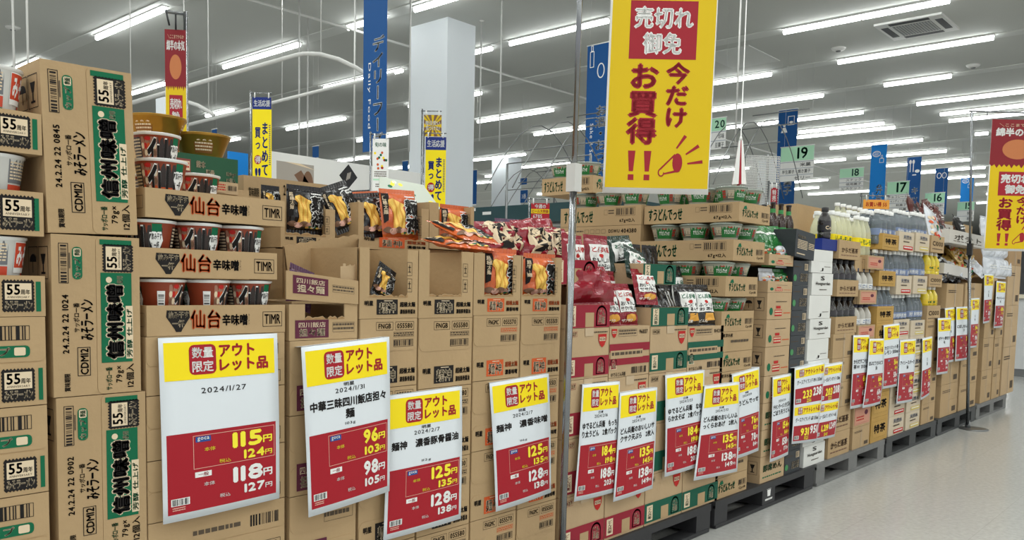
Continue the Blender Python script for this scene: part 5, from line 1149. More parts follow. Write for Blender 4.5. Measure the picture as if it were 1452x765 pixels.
# --- snack cartons with red print
XH0, XH1 = XL[0]+WG+.012, aty(1122, 430, YF).x
zh = levels(1087, [414, 453, 492, 533]); hn = [(359, 375), (398, 414)]
zH = [(aty(1087, a, YF).z, aty(1087, c, YF).z) for a, c in hn]
for k in range(len(zh)-1): carton('carton', XH0, XH1, zh[k+1], zh[k], 'closed snack carton with red print, %s below the open snack trays' % ORD[k], group='closed snack cartons with red print', front=d_redsmall if k < 4 else d_words('即席めん', GRNI), flap='lo', left=d_icons, m=CARD2)
tray(XH0, XH1, zh[0], zH[1][0], 'lower open snack tray with red print holding colourful bags', 'open snack trays', front=d_redsmall, m=CARD2)
tray(XH0, XH1, zH[0][1], zH[0][0], 'upper open snack tray with red print below the green cloth', 'open snack trays', front=d_redsmall, m=CARD2)
MIXA = a_mix([PORK, REDI, GRNI, PALE, ORI])
for k, zb in enumerate((zH[0][1], zh[0])):
    top = (aty(1087, 336, YF).z, zH[0][1]-.004)[k]
    for i in range(2):
        x = XH0+.015+.15*i; bag(F((x, YF+.045, zb+.006), (1, -.05, 0), (0, .15, 1)), .14, top-zb-.03, .05, FGRN if (i+k) % 2 == 0 else FWHT, MIXA, 'colourful snack bag, %s from the udon trays in the %s snack tray' % (ORD[i], ['upper', 'lower'][k]), seed=100+4*k+i, group='snack bags in open trays', name='snack_bag', cat='snack bag')
# green shiny bags/cloth on top
za_ = aty(1087, 338, YF+.1).z
for i in range(3): bag(F((XH0-.02+.12*i, YF+.05, za_-.055), (1, 0, .05), (.05, .7, .75)), .17, .15, .05, FGRN, lambda b, f, w, h: b.small(f, w*.2, h*.4, w*.8, h*.6, WHT, 1), 'shiny green snack bag lying on top, %s from the udon trays' % ORD[i], seed=110+i, group='green bags under the beer bottles', name='snack_bag', cat='snack bag')
carton('carton', XH0+.01, XH1+.02, zH[0][0]-.02, za_-.035, 'brown carton under the shiny green bags', Y0=YF+.22, D=.18)

# --- black beer cartons, bottles on top
XI0, XI1 = XH1+.006, aty(1145, 420, YF).x
zi = levels(1121, [368, 404, 440, 476])
for k in range(len(zi)-1): carton('carton', XI0, XI1, zi[k+1], zi[k], 'black beer carton, %s below the tilted one' % ORD[k], group='black beer cartons', front=d_beer(k), m=BBLK)
def d_beer2(b, f, w, h): b.text(f, 'GOOSE IPA', w*.1, h*.70, w*.5, h*.80, PALE, .02); b.small(f, w*.1, h*.3, w*.6, h*.64, PALE, 6); b.small(f, w*.66, h*.35, w*.95, h*.6, PALE, 4); b.small(f, w*.08, h*.08, w*.5, h*.16, PALE, 1)
zi0 = aty(1121, 327, YF-.02).z
carton('carton', XI0-.04, XI1+.01, zi[0]+.002, zi0, 'black beer carton tilted on top of its stack', group='black beer cartons', front=d_beer2, m=BBLK, Y0=YF-.02, D=.12, tilt=4)
def beer():
    b = B(); b.lathe((0, 0, 0), [(.028, 0), (.031, .006), (.031, .13), (.026, .155), (.014, .185), (.0125, .225), (.0145, .228), (.0145, .236)], BROWNG, 16); o = b.make('beer_bottle')
    b = B(); b.lathe((0, 0, .232), [(.015, 0), (.016, .004), (.014, .009), (0, .010)], BPLA, 16); b.make('cap', o)
    b = B(); b.lathe((0, 0, 0), [(.0145, .178), (.0142, .205)], BGRN, 16, cap0=False, cap1=False); b.lathe((0, 0, 0), [(.0316, .03), (.0316, .11)], BGRN, 16, cap0=False, cap1=False); fr = cylF((0, 0, 0), .0316, .0316, .2, FRONT); b.text(fr, 'IPA', -.5, .05, .5, .09, WHT, .03, .0006); b.make('label', o); return o
BEER = Kind(beer, 'beer bottle', 'beer bottles on the black cartons')
zbb = aty(1110, 352, 2.02).z; XBE = aty(1094, 320, 2.02).x
carton('carton', XBE-.03, XBE+.28, zi[0]+.002, zbb, 'dark carton carrying the beer bottles', m=BBLK, Y0=YF+.19, D=.36, left=d_beer2)
k = 0
for i in range(3):
    for j in range(3): BEER.put((XBE+.01+.1*i, YF+.24+.1*j, zbb+.002), 'brown beer bottle with green neck label, %s column, %s from the aisle' % (ORD[i], ORD[j]), rz=random.uniform(-2, 2)); k += 1
# brown carton behind the beers
p, q = aty(1130, 300, 2.5), aty(1187, 300, 2.5)
carton('carton', p.x, q.x, zbb-.1, aty(1135, 289, 2.5).z, 'brown carton with dark lettering behind the beer bottles and clear bottles', Y0=2.5, D=.3, front=lambda b, f, w, h: (b.text(f, 'からだ', w*.45, h*.62, w*.9, h*.85, BLK, .04), b.ell(f, w*.2, h*.4, w*.12, h*.2, GRNI)))
carton('carton', p.x, q.x, PT, zbb-.1, 'tall plain carton on the pallet behind the beer cartons', Y0=2.5, D=.3)

# --- white beer cartons
XJ0, XJ1 = aty(1148, 420, YF).x, aty(1180, 420, YF).x
zj = levels(1148, [352, 386, 418, 452, 481])
for k in range(len(zj)-1): carton('carton', XJ0+.02*(k % 2), XJ1+.02*(k % 2)-.02, zj[k+1], zj[k], 'white beer carton, %s from the top of the white stack' % ORD[k], group='white beer cartons', front=d_white(k % 2), left=d_white(0), m=BWHT, flap='b' if k == 0 else None)

# --- bottles
def pet(h, r, liquid, cap, label, words=None, neck=.014, fill=.78, lm=None):
    def mk():
        b = B(); rr_ = [(r*.9, 0), (r, .008), (r, h*.18), (r*.94, h*.2), (r*.94, h*.24), (r, h*.26), (r, h*.58), (r*.93, h*.66), (r*.74, h*.75), (r*.5, h*.83), (neck*1.05, h*.88), (neck, h*.94)]
        b.lathe((0, 0, 0), rr_, liquid if liquid is not WATER else CLEAR, 14); o = b.make('drink_bottle')
        if liquid is WATER:
            b = B(); b.lathe((0, 0, .004), [(r*.85, 0), (r*.93, .008), (r*.93, h*.58), (r*.86, h*.66), (r*.66, h*.75), (neck*.9, h*.83)], WATER, 12); b.make('water', o)
        b = B(); b.lathe((0, 0, h*.92), [(neck*1.3, -.006), (neck*1.35, -.003), (neck*1.35, .016), (neck*1.15, .018), (0, .018)], cap, 12); b.make('cap', o)
        b = B(); b.lathe((0, 0, 0), [(r*1.012, h*.27), (r*1.012, h*.46)], label, 14, cap0=False, cap1=False); fr = cylF((0, 0, 0), r*1.012, r*1.012, 1, FRONT)
        if words: b.text(fr, words, -.8, h*.31, .8, h*.42, lm or WHT, .04, .0008)
        b.make('label', o); return o
    return mk
WAT = Kind(pet(.215, .035, WATER, WPLA, BLULAB, '天然水'), 'bottle', 'clear water bottles'); PLM = Kind(pet(.245, .034, PALEY, WPLA, YEL, 'レモン', lm=GRNI), 'bottle', 'pale lemon bottles')
COK = Kind(pet(.20, .036, COLA, BPLA, mat('cola_label', (44, 60, 58), .4), '黒酢', lm=PALE), 'bottle', 'dark bottles'); LEM = Kind(pet(.17, .037, LEMON, WPLA, mat('lemon_label', (226, 190, 30), .4), 'C', lm=GRNI), 'bottle', 'yellow lemon bottles')
MLK = Kind(pet(.16, .036, mat('milk_tea', (190, 186, 176), .2), mat('navy_cap', (28, 34, 60), .4), WHT, 'S', lm=BLULAB), 'bottle', 'white-labelled bottles')
def grid(K, x0, y0, z, nx, ny, dx, dy, desc, grp, axis='from the near end'):
    for j in range(ny):
        for i in range(nx): K.put((x0+dx*i, y0+dy*j, z), '%s, %s in the %s rank' % (desc, ORD[i], ['front', 'second', 'third', 'fourth'][j]), group=grp, rz=random.uniform(-.6, .6))
# K: cartons with brown lettering, dark bottles
XK0, XK1 = aty(1187, 410, YF).x, aty(1217, 410, YF).x
kz = [(aty(1188, a, YF).z, aty(1188, c, YF).z) for a, c in ((339, 366), (396, 420), (449, 473))]
DK_ = d_words('からだ巡茶', BROWNP, .35, .62)
zk = levels(1186, [473, 508, 543])
zk[0] = kz[2][1]
for k in range(len(zk)-1): carton('carton', XK0-.02, XK1-.02, zk[k+1], zk[k], 'closed brown drink carton, %s below the dark-bottle trays' % ORD[k], group='closed cartons below dark bottles', front=DK_ if k > 2 else d_bigbrown(k), left=d_icons)
kn = ['uppermost', 'middle', 'lowest']
for k, (zt, zb) in enumerate(kz):
    zb_ = zb if k < 2 else zk[0]
    tray(XK0, XK1, zb_, zt, '%s brown-lettered tray of dark bottles beside the white cartons' % kn[k], 'brown-lettered drink trays', D=.42, pad=(kz[k-1][1]-.2025 if k else zb_+.0255), front=DK_, left=lambda b, f, w, h: (b.frame(f, w*.4, h*.5, w*.72, h*.9, .002, BLK), b.frame(f, w*.5, h*.1, w*.8, h*.4, .002, BLK)), m=CARD)
    if k: grid(COK, XK0+.04, YF+.045, kz[k-1][1]-.202, 4, 2, .09, .08, 'dark black-capped bottle in the %s brown-lettered tray' % kn[k], 'dark bottles in %s tray' % kn[k])
# clear lemon bottles on the uppermost tray, and the lone black bottle
zkt = kz[0][1]+.006; lz0 = aty(1219, 360, YF).z
zp2 = zkt+.02; XPE = XK0+.66
n_ = 0
for j, Yq in enumerate((YF+.07, YF+.15, YF+.23, YF+.31)):
    x = max(XK0+.045, aty(1153+2*j, 320, Yq).x); i = 0
    while x < XPE-.03:
        if not XK1-.04 < x < XK1+.045:
            PLM.put((x, Yq, zp2), 'pale lemon bottle behind the lone black-capped bottle, %s in the %s rank' % (ORD[i], ORD[j]), group='pale lemon bottles on top', rz=random.uniform(-.6, .6)); i += 1
        x += .078
carton('carton', XK1+.006, XPE+.02, zp2-.09, zp2-.001, 'flat carton carrying pale lemon bottles above the pink-panel trays', Y0=YF+.03, D=.33)
carton('carton', XK1+.006, XPE+.02, lz0-.05, zp2-.091, 'low carton under the flat lemon-bottle carton', Y0=YF+.2, D=.16) if zp2-.091 > lz0 else None
Yr = 2.28; zr3 = aty(1210, 291, Yr).z-.25; xa_, xb_ = aty(1186, 320, Yr).x, aty(1240, 320, Yr).x
carton('carton', xa_-.05, xb_+.05, PT, zr3-.001, 'tall plain carton in the second row carrying the raised lemon bottles', Y0=Yr-.05, D=.25)
for i in range(8): PLM.put((xa_+(xb_-xa_)*i/7, Yr, zr3), 'pale lemon bottle on the raised rear carton, %s from the lone bottle' % ORD[i], group='pale lemon bottles on the raised rear carton', rz=.3*i)
LONE = Kind(pet(.17, .036, COLA, BPLA, mat('black_label', (30, 30, 34), .4), 'Cola', lm=PALE), 'bottle', None)
p = aty(1168, 339, YF+.06); LONE.put((p.x, YF+.06, p.z), 'lone black bottle with black cap at the tray edge above the white cartons', rz=-.2)
carton('carton', p.x-.14, p.x+.12, zj[0]+.003, p.z-.001, 'low tray board under the lone black bottle', m=NAVY, Y0=YF+.012, D=.09)
# L: pink-panel trays with white-labelled bottles
XL0, XL1 = aty(1219, 420, YF).x, aty(1243, 420, YF).x
lz = [(aty(1219, a, YF).z, aty(1219, c, YF).z) for a, c in ((360, 380), (411, 431), (461, 480))]
zl_ = levels(1219, [480, 512, 544]); zl_[0] = lz[2][1]
for k in range(len(zl_)-1): carton('carton', XL0, XL1, zl_[k+1], zl_[k], 'closed pink-panel carton, %s below the white-labelled bottles' % ORD[k], group='closed pink-panel cartons', front=d_panel(PINKI) if k % 2 else d_bigbrown(k))
for k, (zt, zb) in enumerate(lz):
    tray(XL0+(.1 if k == 0 else 0), XL1+(.1 if k == 0 else 0), zb, zt, '%s pink-panel tray beside the yellow cartons' % kn[k], 'pink-panel trays', pad=(lz[k-1][1]-.1625 if k else None), front=d_panel(PINKI), left=d_icons, Y0=YF-.0, D=.4)
    if k: grid(MLK, XL0+.04, YF+.045, lz[k-1][1]-.162, 3, 2, .095, .08, 'white-labelled bottle with navy cap in the %s pink-panel tray' % kn[k], 'white-labelled bottles in %s tray' % kn[k])
# M: yellow cartons
XM0, XM1 = aty(1245, 420, YF).x, aty(1269, 420, YF).x
mz = [(aty(1246, a, YF).z, aty(1246, c, YF).z) for a, c in ((329, 352), (383, 405), (434, 458))]
zm = levels(1244, [458, 490, 522]); zm[0] = mz[2][1]
YP = d_panel(CARDY, '特茶')
for k in range(len(zm)-1): carton('carton', XM0, XM1-.01, zm[k+1], zm[k], 'closed yellow carton, %s below the yellow trays' % ORD[k], group='closed yellow cartons', front=YP if k != 2 else d_bigbrown(k), m=CARDY)
for k, (zt, zb) in enumerate(mz):
    tray(XM0+.03*(k == 0), XM1+.03*(k == 0)-.01, zb, zt, '%s yellow tray with black lettering holding clear bottles' % kn[k], 'yellow drink trays', D=.45, pad=(mz[k-1][1]-.2175 if k else zb+.0295), front=YP, left=YP, m=CARDY)
    grid(WAT, XM0+.05, YF+.05, (mz[k-1][1]-.217) if k else zb+.03, 4, 2 if k else 3, .085, .085, 'clear water bottle in the %s yellow tray' % kn[k], 'clear bottles in %s yellow tray' % kn[k])
# N, O: white boxes with red and yellow labels
for nm, xa, xb, lm, yy, cnt in (('red-label', 1270, 1292, REDI, ((326, 354), (390, 417), (453, 477)), 4), ('yellow-label', 1294, 1314, mat('label_straw', (206, 184, 90), .5), ((328, 355), (390, 416), (454, 476)), 4)):
    X0, X1 = aty(xa, 420, YF).x, aty(xb, 420, YF).x; nz = [(aty(xa, a, YF).z, aty(xa, c, YF).z) for a, c in yy]
    zn = levels(xa, [yy[2][1], yy[2][1]+29, yy[2][1]+58]); WB = mat('water_carton', (206, 190, 164), .6, noise=.04)
    zn[0] = nz[2][1]
    for k in range(len(zn)-1): carton('carton', X0, X1-.01, zn[k+1], zn[k], 'closed %s water carton, %s below the %s trays' % (nm, ORD[k], nm), group='closed %s water cartons' % nm, front=d_waterbox(lm), m=WB)
    for k, (zt, zb) in enumerate(nz):
        tray(X0, X1-.01, zb, zt, '%s %s tray of clear water bottles' % (kn[k], nm), '%s water trays' % nm, D=.42, pad=(nz[k-1][1]-.2175 if k else zb+.0495), front=d_waterbox(lm), m=WB)
        grid(WAT, X0+.045, YF+.045, (nz[k-1][1]-.217) if k else zb+.05, cnt, 2 if k else 3, (X1-X0-.10)/(cnt-1), .085, 'clear water bottle in the %s %s tray' % (kn[k], nm), 'clear bottles in %s %s tray' % (kn[k], nm))
# P: yellow lemon drinks
XP0, XP1 = aty(1316, 420, YF).x, aty(1335, 420, YF).x
pz = [(aty(1316, a, YF).z, aty(1316, c, YF).z) for a, c in ((330, 355), (388, 415), (436, 462))]
pz = [(aty(1316, 332, YF).z, aty(1316, 356, YF).z), (aty(1316, 388, YF).z, aty(1316, 406, YF).z), (aty(1316, 433, YF).z, aty(1316, 456, YF).z)]
zp_ = levels(1316, [456, 486, 516]); zp_[0] = pz[2][1]
for k in range(len(zp_)-1): carton('carton', XP0, XP1-.01, zp_[k+1], zp_[k], 'closed brown carton, %s below the yellow lemon trays' % ORD[k], group='closed cartons below lemon drinks', front=d_bigbrown(k))
for k, (zt, zb) in enumerate(pz):
    tray(XP0, XP1-.01, zb, zt, '%s brown tray beside the charcoal snack bags' % kn[k], 'lemon drink trays', D=.42, pad=(pz[k-1][1]-.1725 if k else None), front=d_words('C1000', GRYI))
    if k: grid(LEM, XP0+.05, YF+.045, pz[k-1][1]-.172, 3, 2, .105, .085, 'yellow lemon bottle in the %s brown lemon tray' % kn[k], 'yellow lemon bottles in %s tray' % kn[k])
# --- far end: big brown cartons, snack bags
def col(xa, xb, ys, label, grp, m=CARD, D=.5, Y=YF, fn=None):
    X0, X1 = aty(xa, 500, Y).x, aty(xb, 500, Y).x; z = levels(xa, ys, Y)
    for k in range(len(z)-1): carton('carton', X0+.003, X1-.006, z[k+1], z[k], label % ORD[k], group=grp, front=(fn or d_bigbrown)(k), m=m, Y0=Y, D=D, flap='b' if k % 2 else None)
    return X0, X1, z
XQ0, XQ1, zq = col(1337, 1361, [401, 452, 500], 'big plain carton, %s from the top, under the charcoal snack bags', 'big cartons under charcoal bags')
XR0, XR1, zr = col(1363, 1387, [400, 438, 475], 'brown carton, %s from the top, just behind the second banner pole', 'cartons behind the second pole')
XS0, XS1, zs_ = col(1393, 1408, [392, 436, 480], 'brown carton, %s from the top, between the last price cards', 'cartons between the last cards')
XT0, XT1, zt_ = col(1409, 1420, [398, 436, 480], 'brown carton, %s from the top, beside the last big cartons', 'cartons beside the last big ones')
XU0, XU1, zu = col(1422, 1440, [374, 433, 493], 'tall brown carton, %s from the top, at the far end of the row', 'cartons at the far end', m=CARD2)
carton('carton', XU0, XU1-.02, zu[0], zu[0]+.24, 'slanting brown carton on the far end stack below the second banner', D=.4, front=d_bigbrown(3), tilt=0, m=CARD3)
carton('carton', XU0+.1, XU1+.3, zu[0]+.05, zu[0]+.42, 'brown carton behind the second banner foot at the far end', D=.4, Y0=YF+.52, front=d_bigbrown(4))
carton('carton', XU0+.1, XU1+.3, PT*0, zu[0]+.05, 'tall brown carton under it at the far end', D=.4, Y0=YF+.52)
def heap(x0, x1, z, Y, n, films, art, desc, grp, w=.22, h=.2, dz=.05, seed=0, lean=.8):
    rr = random.Random(seed)
    for i in range(n):
        x = x0+(x1-x0)*(i+.5)/n-w/2; a = rr.uniform(-.35, .35)
        bag(F((x, Y+rr.uniform(0, .05), z+rr.uniform(0, dz)), (math.cos(a), .1, math.sin(a)), (rr.uniform(-.2, .2), lean, rr.uniform(.5, 1))), w, h, .06, films[i % len(films)], art, '%s, %s from the near end' % (desc, ORD[i]), group=grp, seed=seed+i, wr=.01, name='snack_bag', cat='snack bag')
a_s = lambda b, f, w, h: b.small(f, w*.2, h*.35, w*.8, h*.6, WHT, 2)
# white-fronted trays of charcoal bags
z1, z2 = aty(1337, 322, YF).z, aty(1337, 342, YF).z; z3, z4 = aty(1337, 372, YF).z, aty(1337, 387, YF).z
WT = mat('white_tray_board', (206, 202, 194), .5)
tray(XQ0, XR1, z2, z1, 'white-fronted tray of dark snack bags under the second banner pole, upper', 'white-fronted snack trays', front=d_words('ポテト', GRYI, .3, .7), m=WT, D=.45)
tray(XQ0-.1, XQ1+.2, z4, z3, 'white-fronted tray of charcoal snack bags, lower', 'white-fronted snack trays', front=None, m=WT, D=.4, tilt=2)
carton('carton', XQ0+.02, XR1-.02, z3-.002, z2-.002, 'plain carton between the two white-fronted snack trays', Y0=YF+.26, D=.2, m=CARD3)
YT = YF+.46; z0_, z01 = aty(1340, 317, YT).z, aty(1340, 329, YT).z; XV0, XV1 = aty(1303, 312, YT).x, XU0+.07
tray(XV0, XV1, z01, z0_, 'white-fronted tray of maroon snack bags at the top rear', 'white-fronted snack trays', Y0=YF+.46, D=.3, front=d_words('ポテト', GRYI, .3, .7), m=WT)
carton('carton', XV0+.05, XV1-.05, z2, z01-.001, 'plain carton under the top rear snack tray', Y0=YF+.47, D=.28, m=CARD3)
carton('carton', XV0+.05, XV1-.05, PT, z2, 'tall plain carton in the second row below the snack trays', Y0=YF+.51, D=.28, m=CARD3)
heap(XV0+.1, XV1-.1, z01+.02, YT+.05, 7, [FBRN, FBLK, FBRN], a_s, 'maroon and brown snack bag in the top rear tray', 'maroon snack bags', seed=200, lean=.2, w=.28, h=.24)
heap(XQ0+.1, XR1, z2+.03, YF+.08, 5, [FBRN, FBLK], a_s, 'dark snack bag in the upper white-fronted tray', 'dark snack bags', seed=210, lean=.4)
heap(XQ0, XR1+.1, z3-.12, YF-.02, 6, [FBLK, FBLK, FWHT], a_s, 'charcoal snack bag spilling below the upper white tray', 'charcoal snack bags', seed=220, w=.3, h=.3)
heap(XQ0-.05, XQ1+.15, z4-.09, YF+.0, 4, [FWHT, FBLK], a_s, 'silver and charcoal snack bag in the lower white tray', 'silver snack bags', seed=230, w=.28, h=.17)
heap(XR0, XR1, zr[0]+.01, YF+.02, 3, [FGLD, FBRN], MIXA, 'golden snack bag on the carton behind the second pole', 'golden snack bags', seed=240, w=.26, h=.2)
heap(XR0, XR1, zr[0]+.15, YF+.04, 3, [FGLD, FGLD], MIXA, 'golden snack bag in the upper layer behind the second pole', 'golden snack bags', seed=245, w=.26, h=.2)
p = aty(1322, 320, YF+.03); bag(F((XP0+.03, YF+.02, pz[0][0]-.03), (1, 0, -.2), (.1, .25, 1)), .32, .26, .06, FWHT, MIXA, 'white and gold snack bag on the uppermost lemon tray', seed=250, name='snack_bag', cat='snack bag')
for i, (x0, x1) in enumerate(((XS0, XS1), (XS1, XT1), (XT0+.1, XU0+.2))):
    for j in range(3): bag(F((x0+.02, YF+.03+.02*j, zs_[0]+.01+.17*j), (1, -.05, 0), (.02, .12, 1)), x1-x0-.05, .165, .07, FWHT, a_s, 'white pouch, %s up, in the %s heap at the far end' % (ORD[j], ORD[i]), group='white pouches at the far end', seed=260+3*i+j, name='pouch', cat='pouch')
# ------------------------------------------------------------------ price cards
W_, H_ = .297, .42
def card_art(maker, date, prod, grams, p):
    def f(b, q, par):
        head = B(); X0, X1 = W_*.035, W_*.965
        head.rect(q, X0, H_*.765, X1, H_*.972, YEL, .0008, 4, 4); head.rrect(q, W_*.23, H_*.79, W_*.45, H_*.955, .012, CRIM, .0012)
        head.text(q, '数量', W_*.255, H_*.882, W_*.425, H_*.94, WHT, .02, .0016); head.text(q, '限定', W_*.255, H_*.805, W_*.425, H_*.865, WHT, .02, .0016)
        head.text(q, 'アウト', W_*.48, H_*.882, W_*.78, H_*.95, CRIM, .045, .0013); head.text(q, 'レット品', W_*.48, H_*.80, W_*.90, H_*.868, CRIM, .045, .0013)
        body = B(seg=6); R0, R1 = H_*.04, H_*.475
        body.rect(q, X0, R0, X1, R1, CRIM, .0008, 4, 6); body.frame(q, W_*.24, H_*.27, W_*.95, H_*.455, .0012, PORK, .0012)
        T = lambda s, x0, x1, y0, y1, m, bo=.03: body.text(q, s, W_*x0, H_*y0, W_*x1, H_*y1, m, bo, .0016)
        body.rrect(q, W_*.26, H_*.417, W_*.385, H_*.448, .002, BLUI, .0012); T('goca', .275, .37, .422, .443, WHT)
        body.rect(q, W_*.25, H_*.222, W_*.385, H_*.252, WHT, .0012); T('一般', .275, .36, .226, .248, CRIM, .01)
        T('本体', .33, .42, .362, .384, NUMY, .01); T('税込', .45, .55, .282, .304, NUMY, .01); T('本体', .32, .41, .168, .19, WHT, .01); T('税込', .45, .54, .085, .107, WHT, .01)
        w = lambda s: .085*len(s)
        T(p[0], .83-w(p[0]), .83, .358, .437, NUMY, .05); T('円', .845, .925, .362, .402, NUMY, .04); T(p[1], .85-.06*len(p[1]), .85, .286, .332, NUMY, .05); T('円', .862, .925, .288, .316, NUMY, .03)
        T(p[2], .83-w(p[2]), .83, .158, .238, WHT, .05); T('円', .845, .925, .162, .204, WHT, .04); T(p[3], .85-.06*len(p[3]), .85, .086, .132, WHT, .05); T('円', .862, .925, .088, .116, WHT, .03)
        body.rect(q, W_*.06, H_*.085, W_*.205, H_*.125, WHT, .0012); body.bars(q, W_*.07, H_*.088, W_*.195, H_*.122, BLK, 16, .0016); body.small(q, W_*.07, H_*.055, W_*.17, H_*.078, PORK, 2, .0012)
        K = lambda s, x0, x1, y0, y1, bo=.008: b.text(q, s, W_*x0, H_*y0, W_*x1, H_*y1, BLK, bo, .0008)
        if maker: K(maker, .44, .56, .735, .757, .02); K(date, .34, .68, .70, .727)
        else: K(date, .32, .7, .685, .715)
        n = len(prod)
        for i, s in enumerate(prod): K(s, .06 if len(s) > 5 else .45, .94 if len(s) > 5 else .55, .610-.072*i, .667-.072*i, .04)
        if grams: K(grams, .44, .56, .495, .515)
        head.make('header_band', par); body.make('price_panel', par)
    return f
def wide_art(items):
    def f(b, q, par):
        for k, (prod, a1, a2, s1) in enumerate(items):
            y0, y1 = (H_*.5, H_*.985) if k == 0 else (H_*.02, H_*.49); h = y1-y0; head = B()
            head.rect(q, W_*.03, y0+h*.74, W_*.97, y0+h*.97, YEL, .0008, 4, 3); head.rrect(q, W_*.14, y0+h*.76, W_*.30, y0+h*.95, .008, CRIM, .0012); head.text(q, '数量', W_*.155, y0+h*.865, W_*.285, y0+h*.94, WHT, .02, .0016); head.text(q, '限定', W_*.155, y0+h*.77, W_*.285, y0+h*.85, WHT, .02, .0016); head.text(q, 'アウトレット品', W_*.33, y0+h*.79, W_*.94, y0+h*.92, CRIM, .04, .0013); head.make('header_band', par)
            b.text(q, prod, W_*.08, y0+h*.55, W_*.92, y0+h*.67, BLK, .02, .0008)
            bd = B(); bd.rect(q, W_*.03, y0+h*.03, W_*.97, y0+h*.45, CRIM, .0008, 4, 3); bd.rect(q, W_*.06, y0+h*.07, W_*.22, y0+h*.17, WHT, .0012); bd.bars(q, W_*.07, y0+h*.08, W_*.21, y0+h*.16, BLK, 12, .0016)
            bd.text(q, a1, W_*.28, y0+h*.17, W_*.58, y0+h*.36, NUMY, .05, .0014); bd.text(q, s1, W_*.42, y0+h*.05, W_*.58, y0+h*.14, NUMY, .03, .0014); bd.text(q, a2, W_*.64, y0+h*.2, W_*.93, y0+h*.40, WHT, .05, .0014); bd.make('price_panel', par)
    return f
def card(tl, tr, br, bl, art, label, Y=1.765, bulge=.006, out=.012, group='outlet price cards', seed=0):
    q = quadF(aty(*tl, Y), aty(*tr, Y), aty(*br, Y-out), aty(*bl, Y-out), W_, H_, bulge)
    b = B(); b.slab(q, 0, 0, W_, H_, -.0008, 0, SHEET, 8, 10); 
    o = b.make('price_card', origin=tuple(q(W_/2, 0))); tag(o, label, 'price card', group)
    # black ink sits on the sheet: separate builder merged as its own printed text part
    ink = B(seg=4); art(ink, q, o)
    if ink.v: ink.make('printed_text', o)
    t = B(); a, c = q(.004, H_, 0), q(W_-.004, H_, 0); d = Vector((0, .05, -.004)); t.poly([a, c, c+d, a+d], SHEET); t.poly([a+Vector((0, 0, .001)), a+d+Vector((0, 0, .001)), c+d+Vector((0, 0, .001)), c+Vector((0, 0, .001))], SHEET); t.make('folded_top', o)
    return o
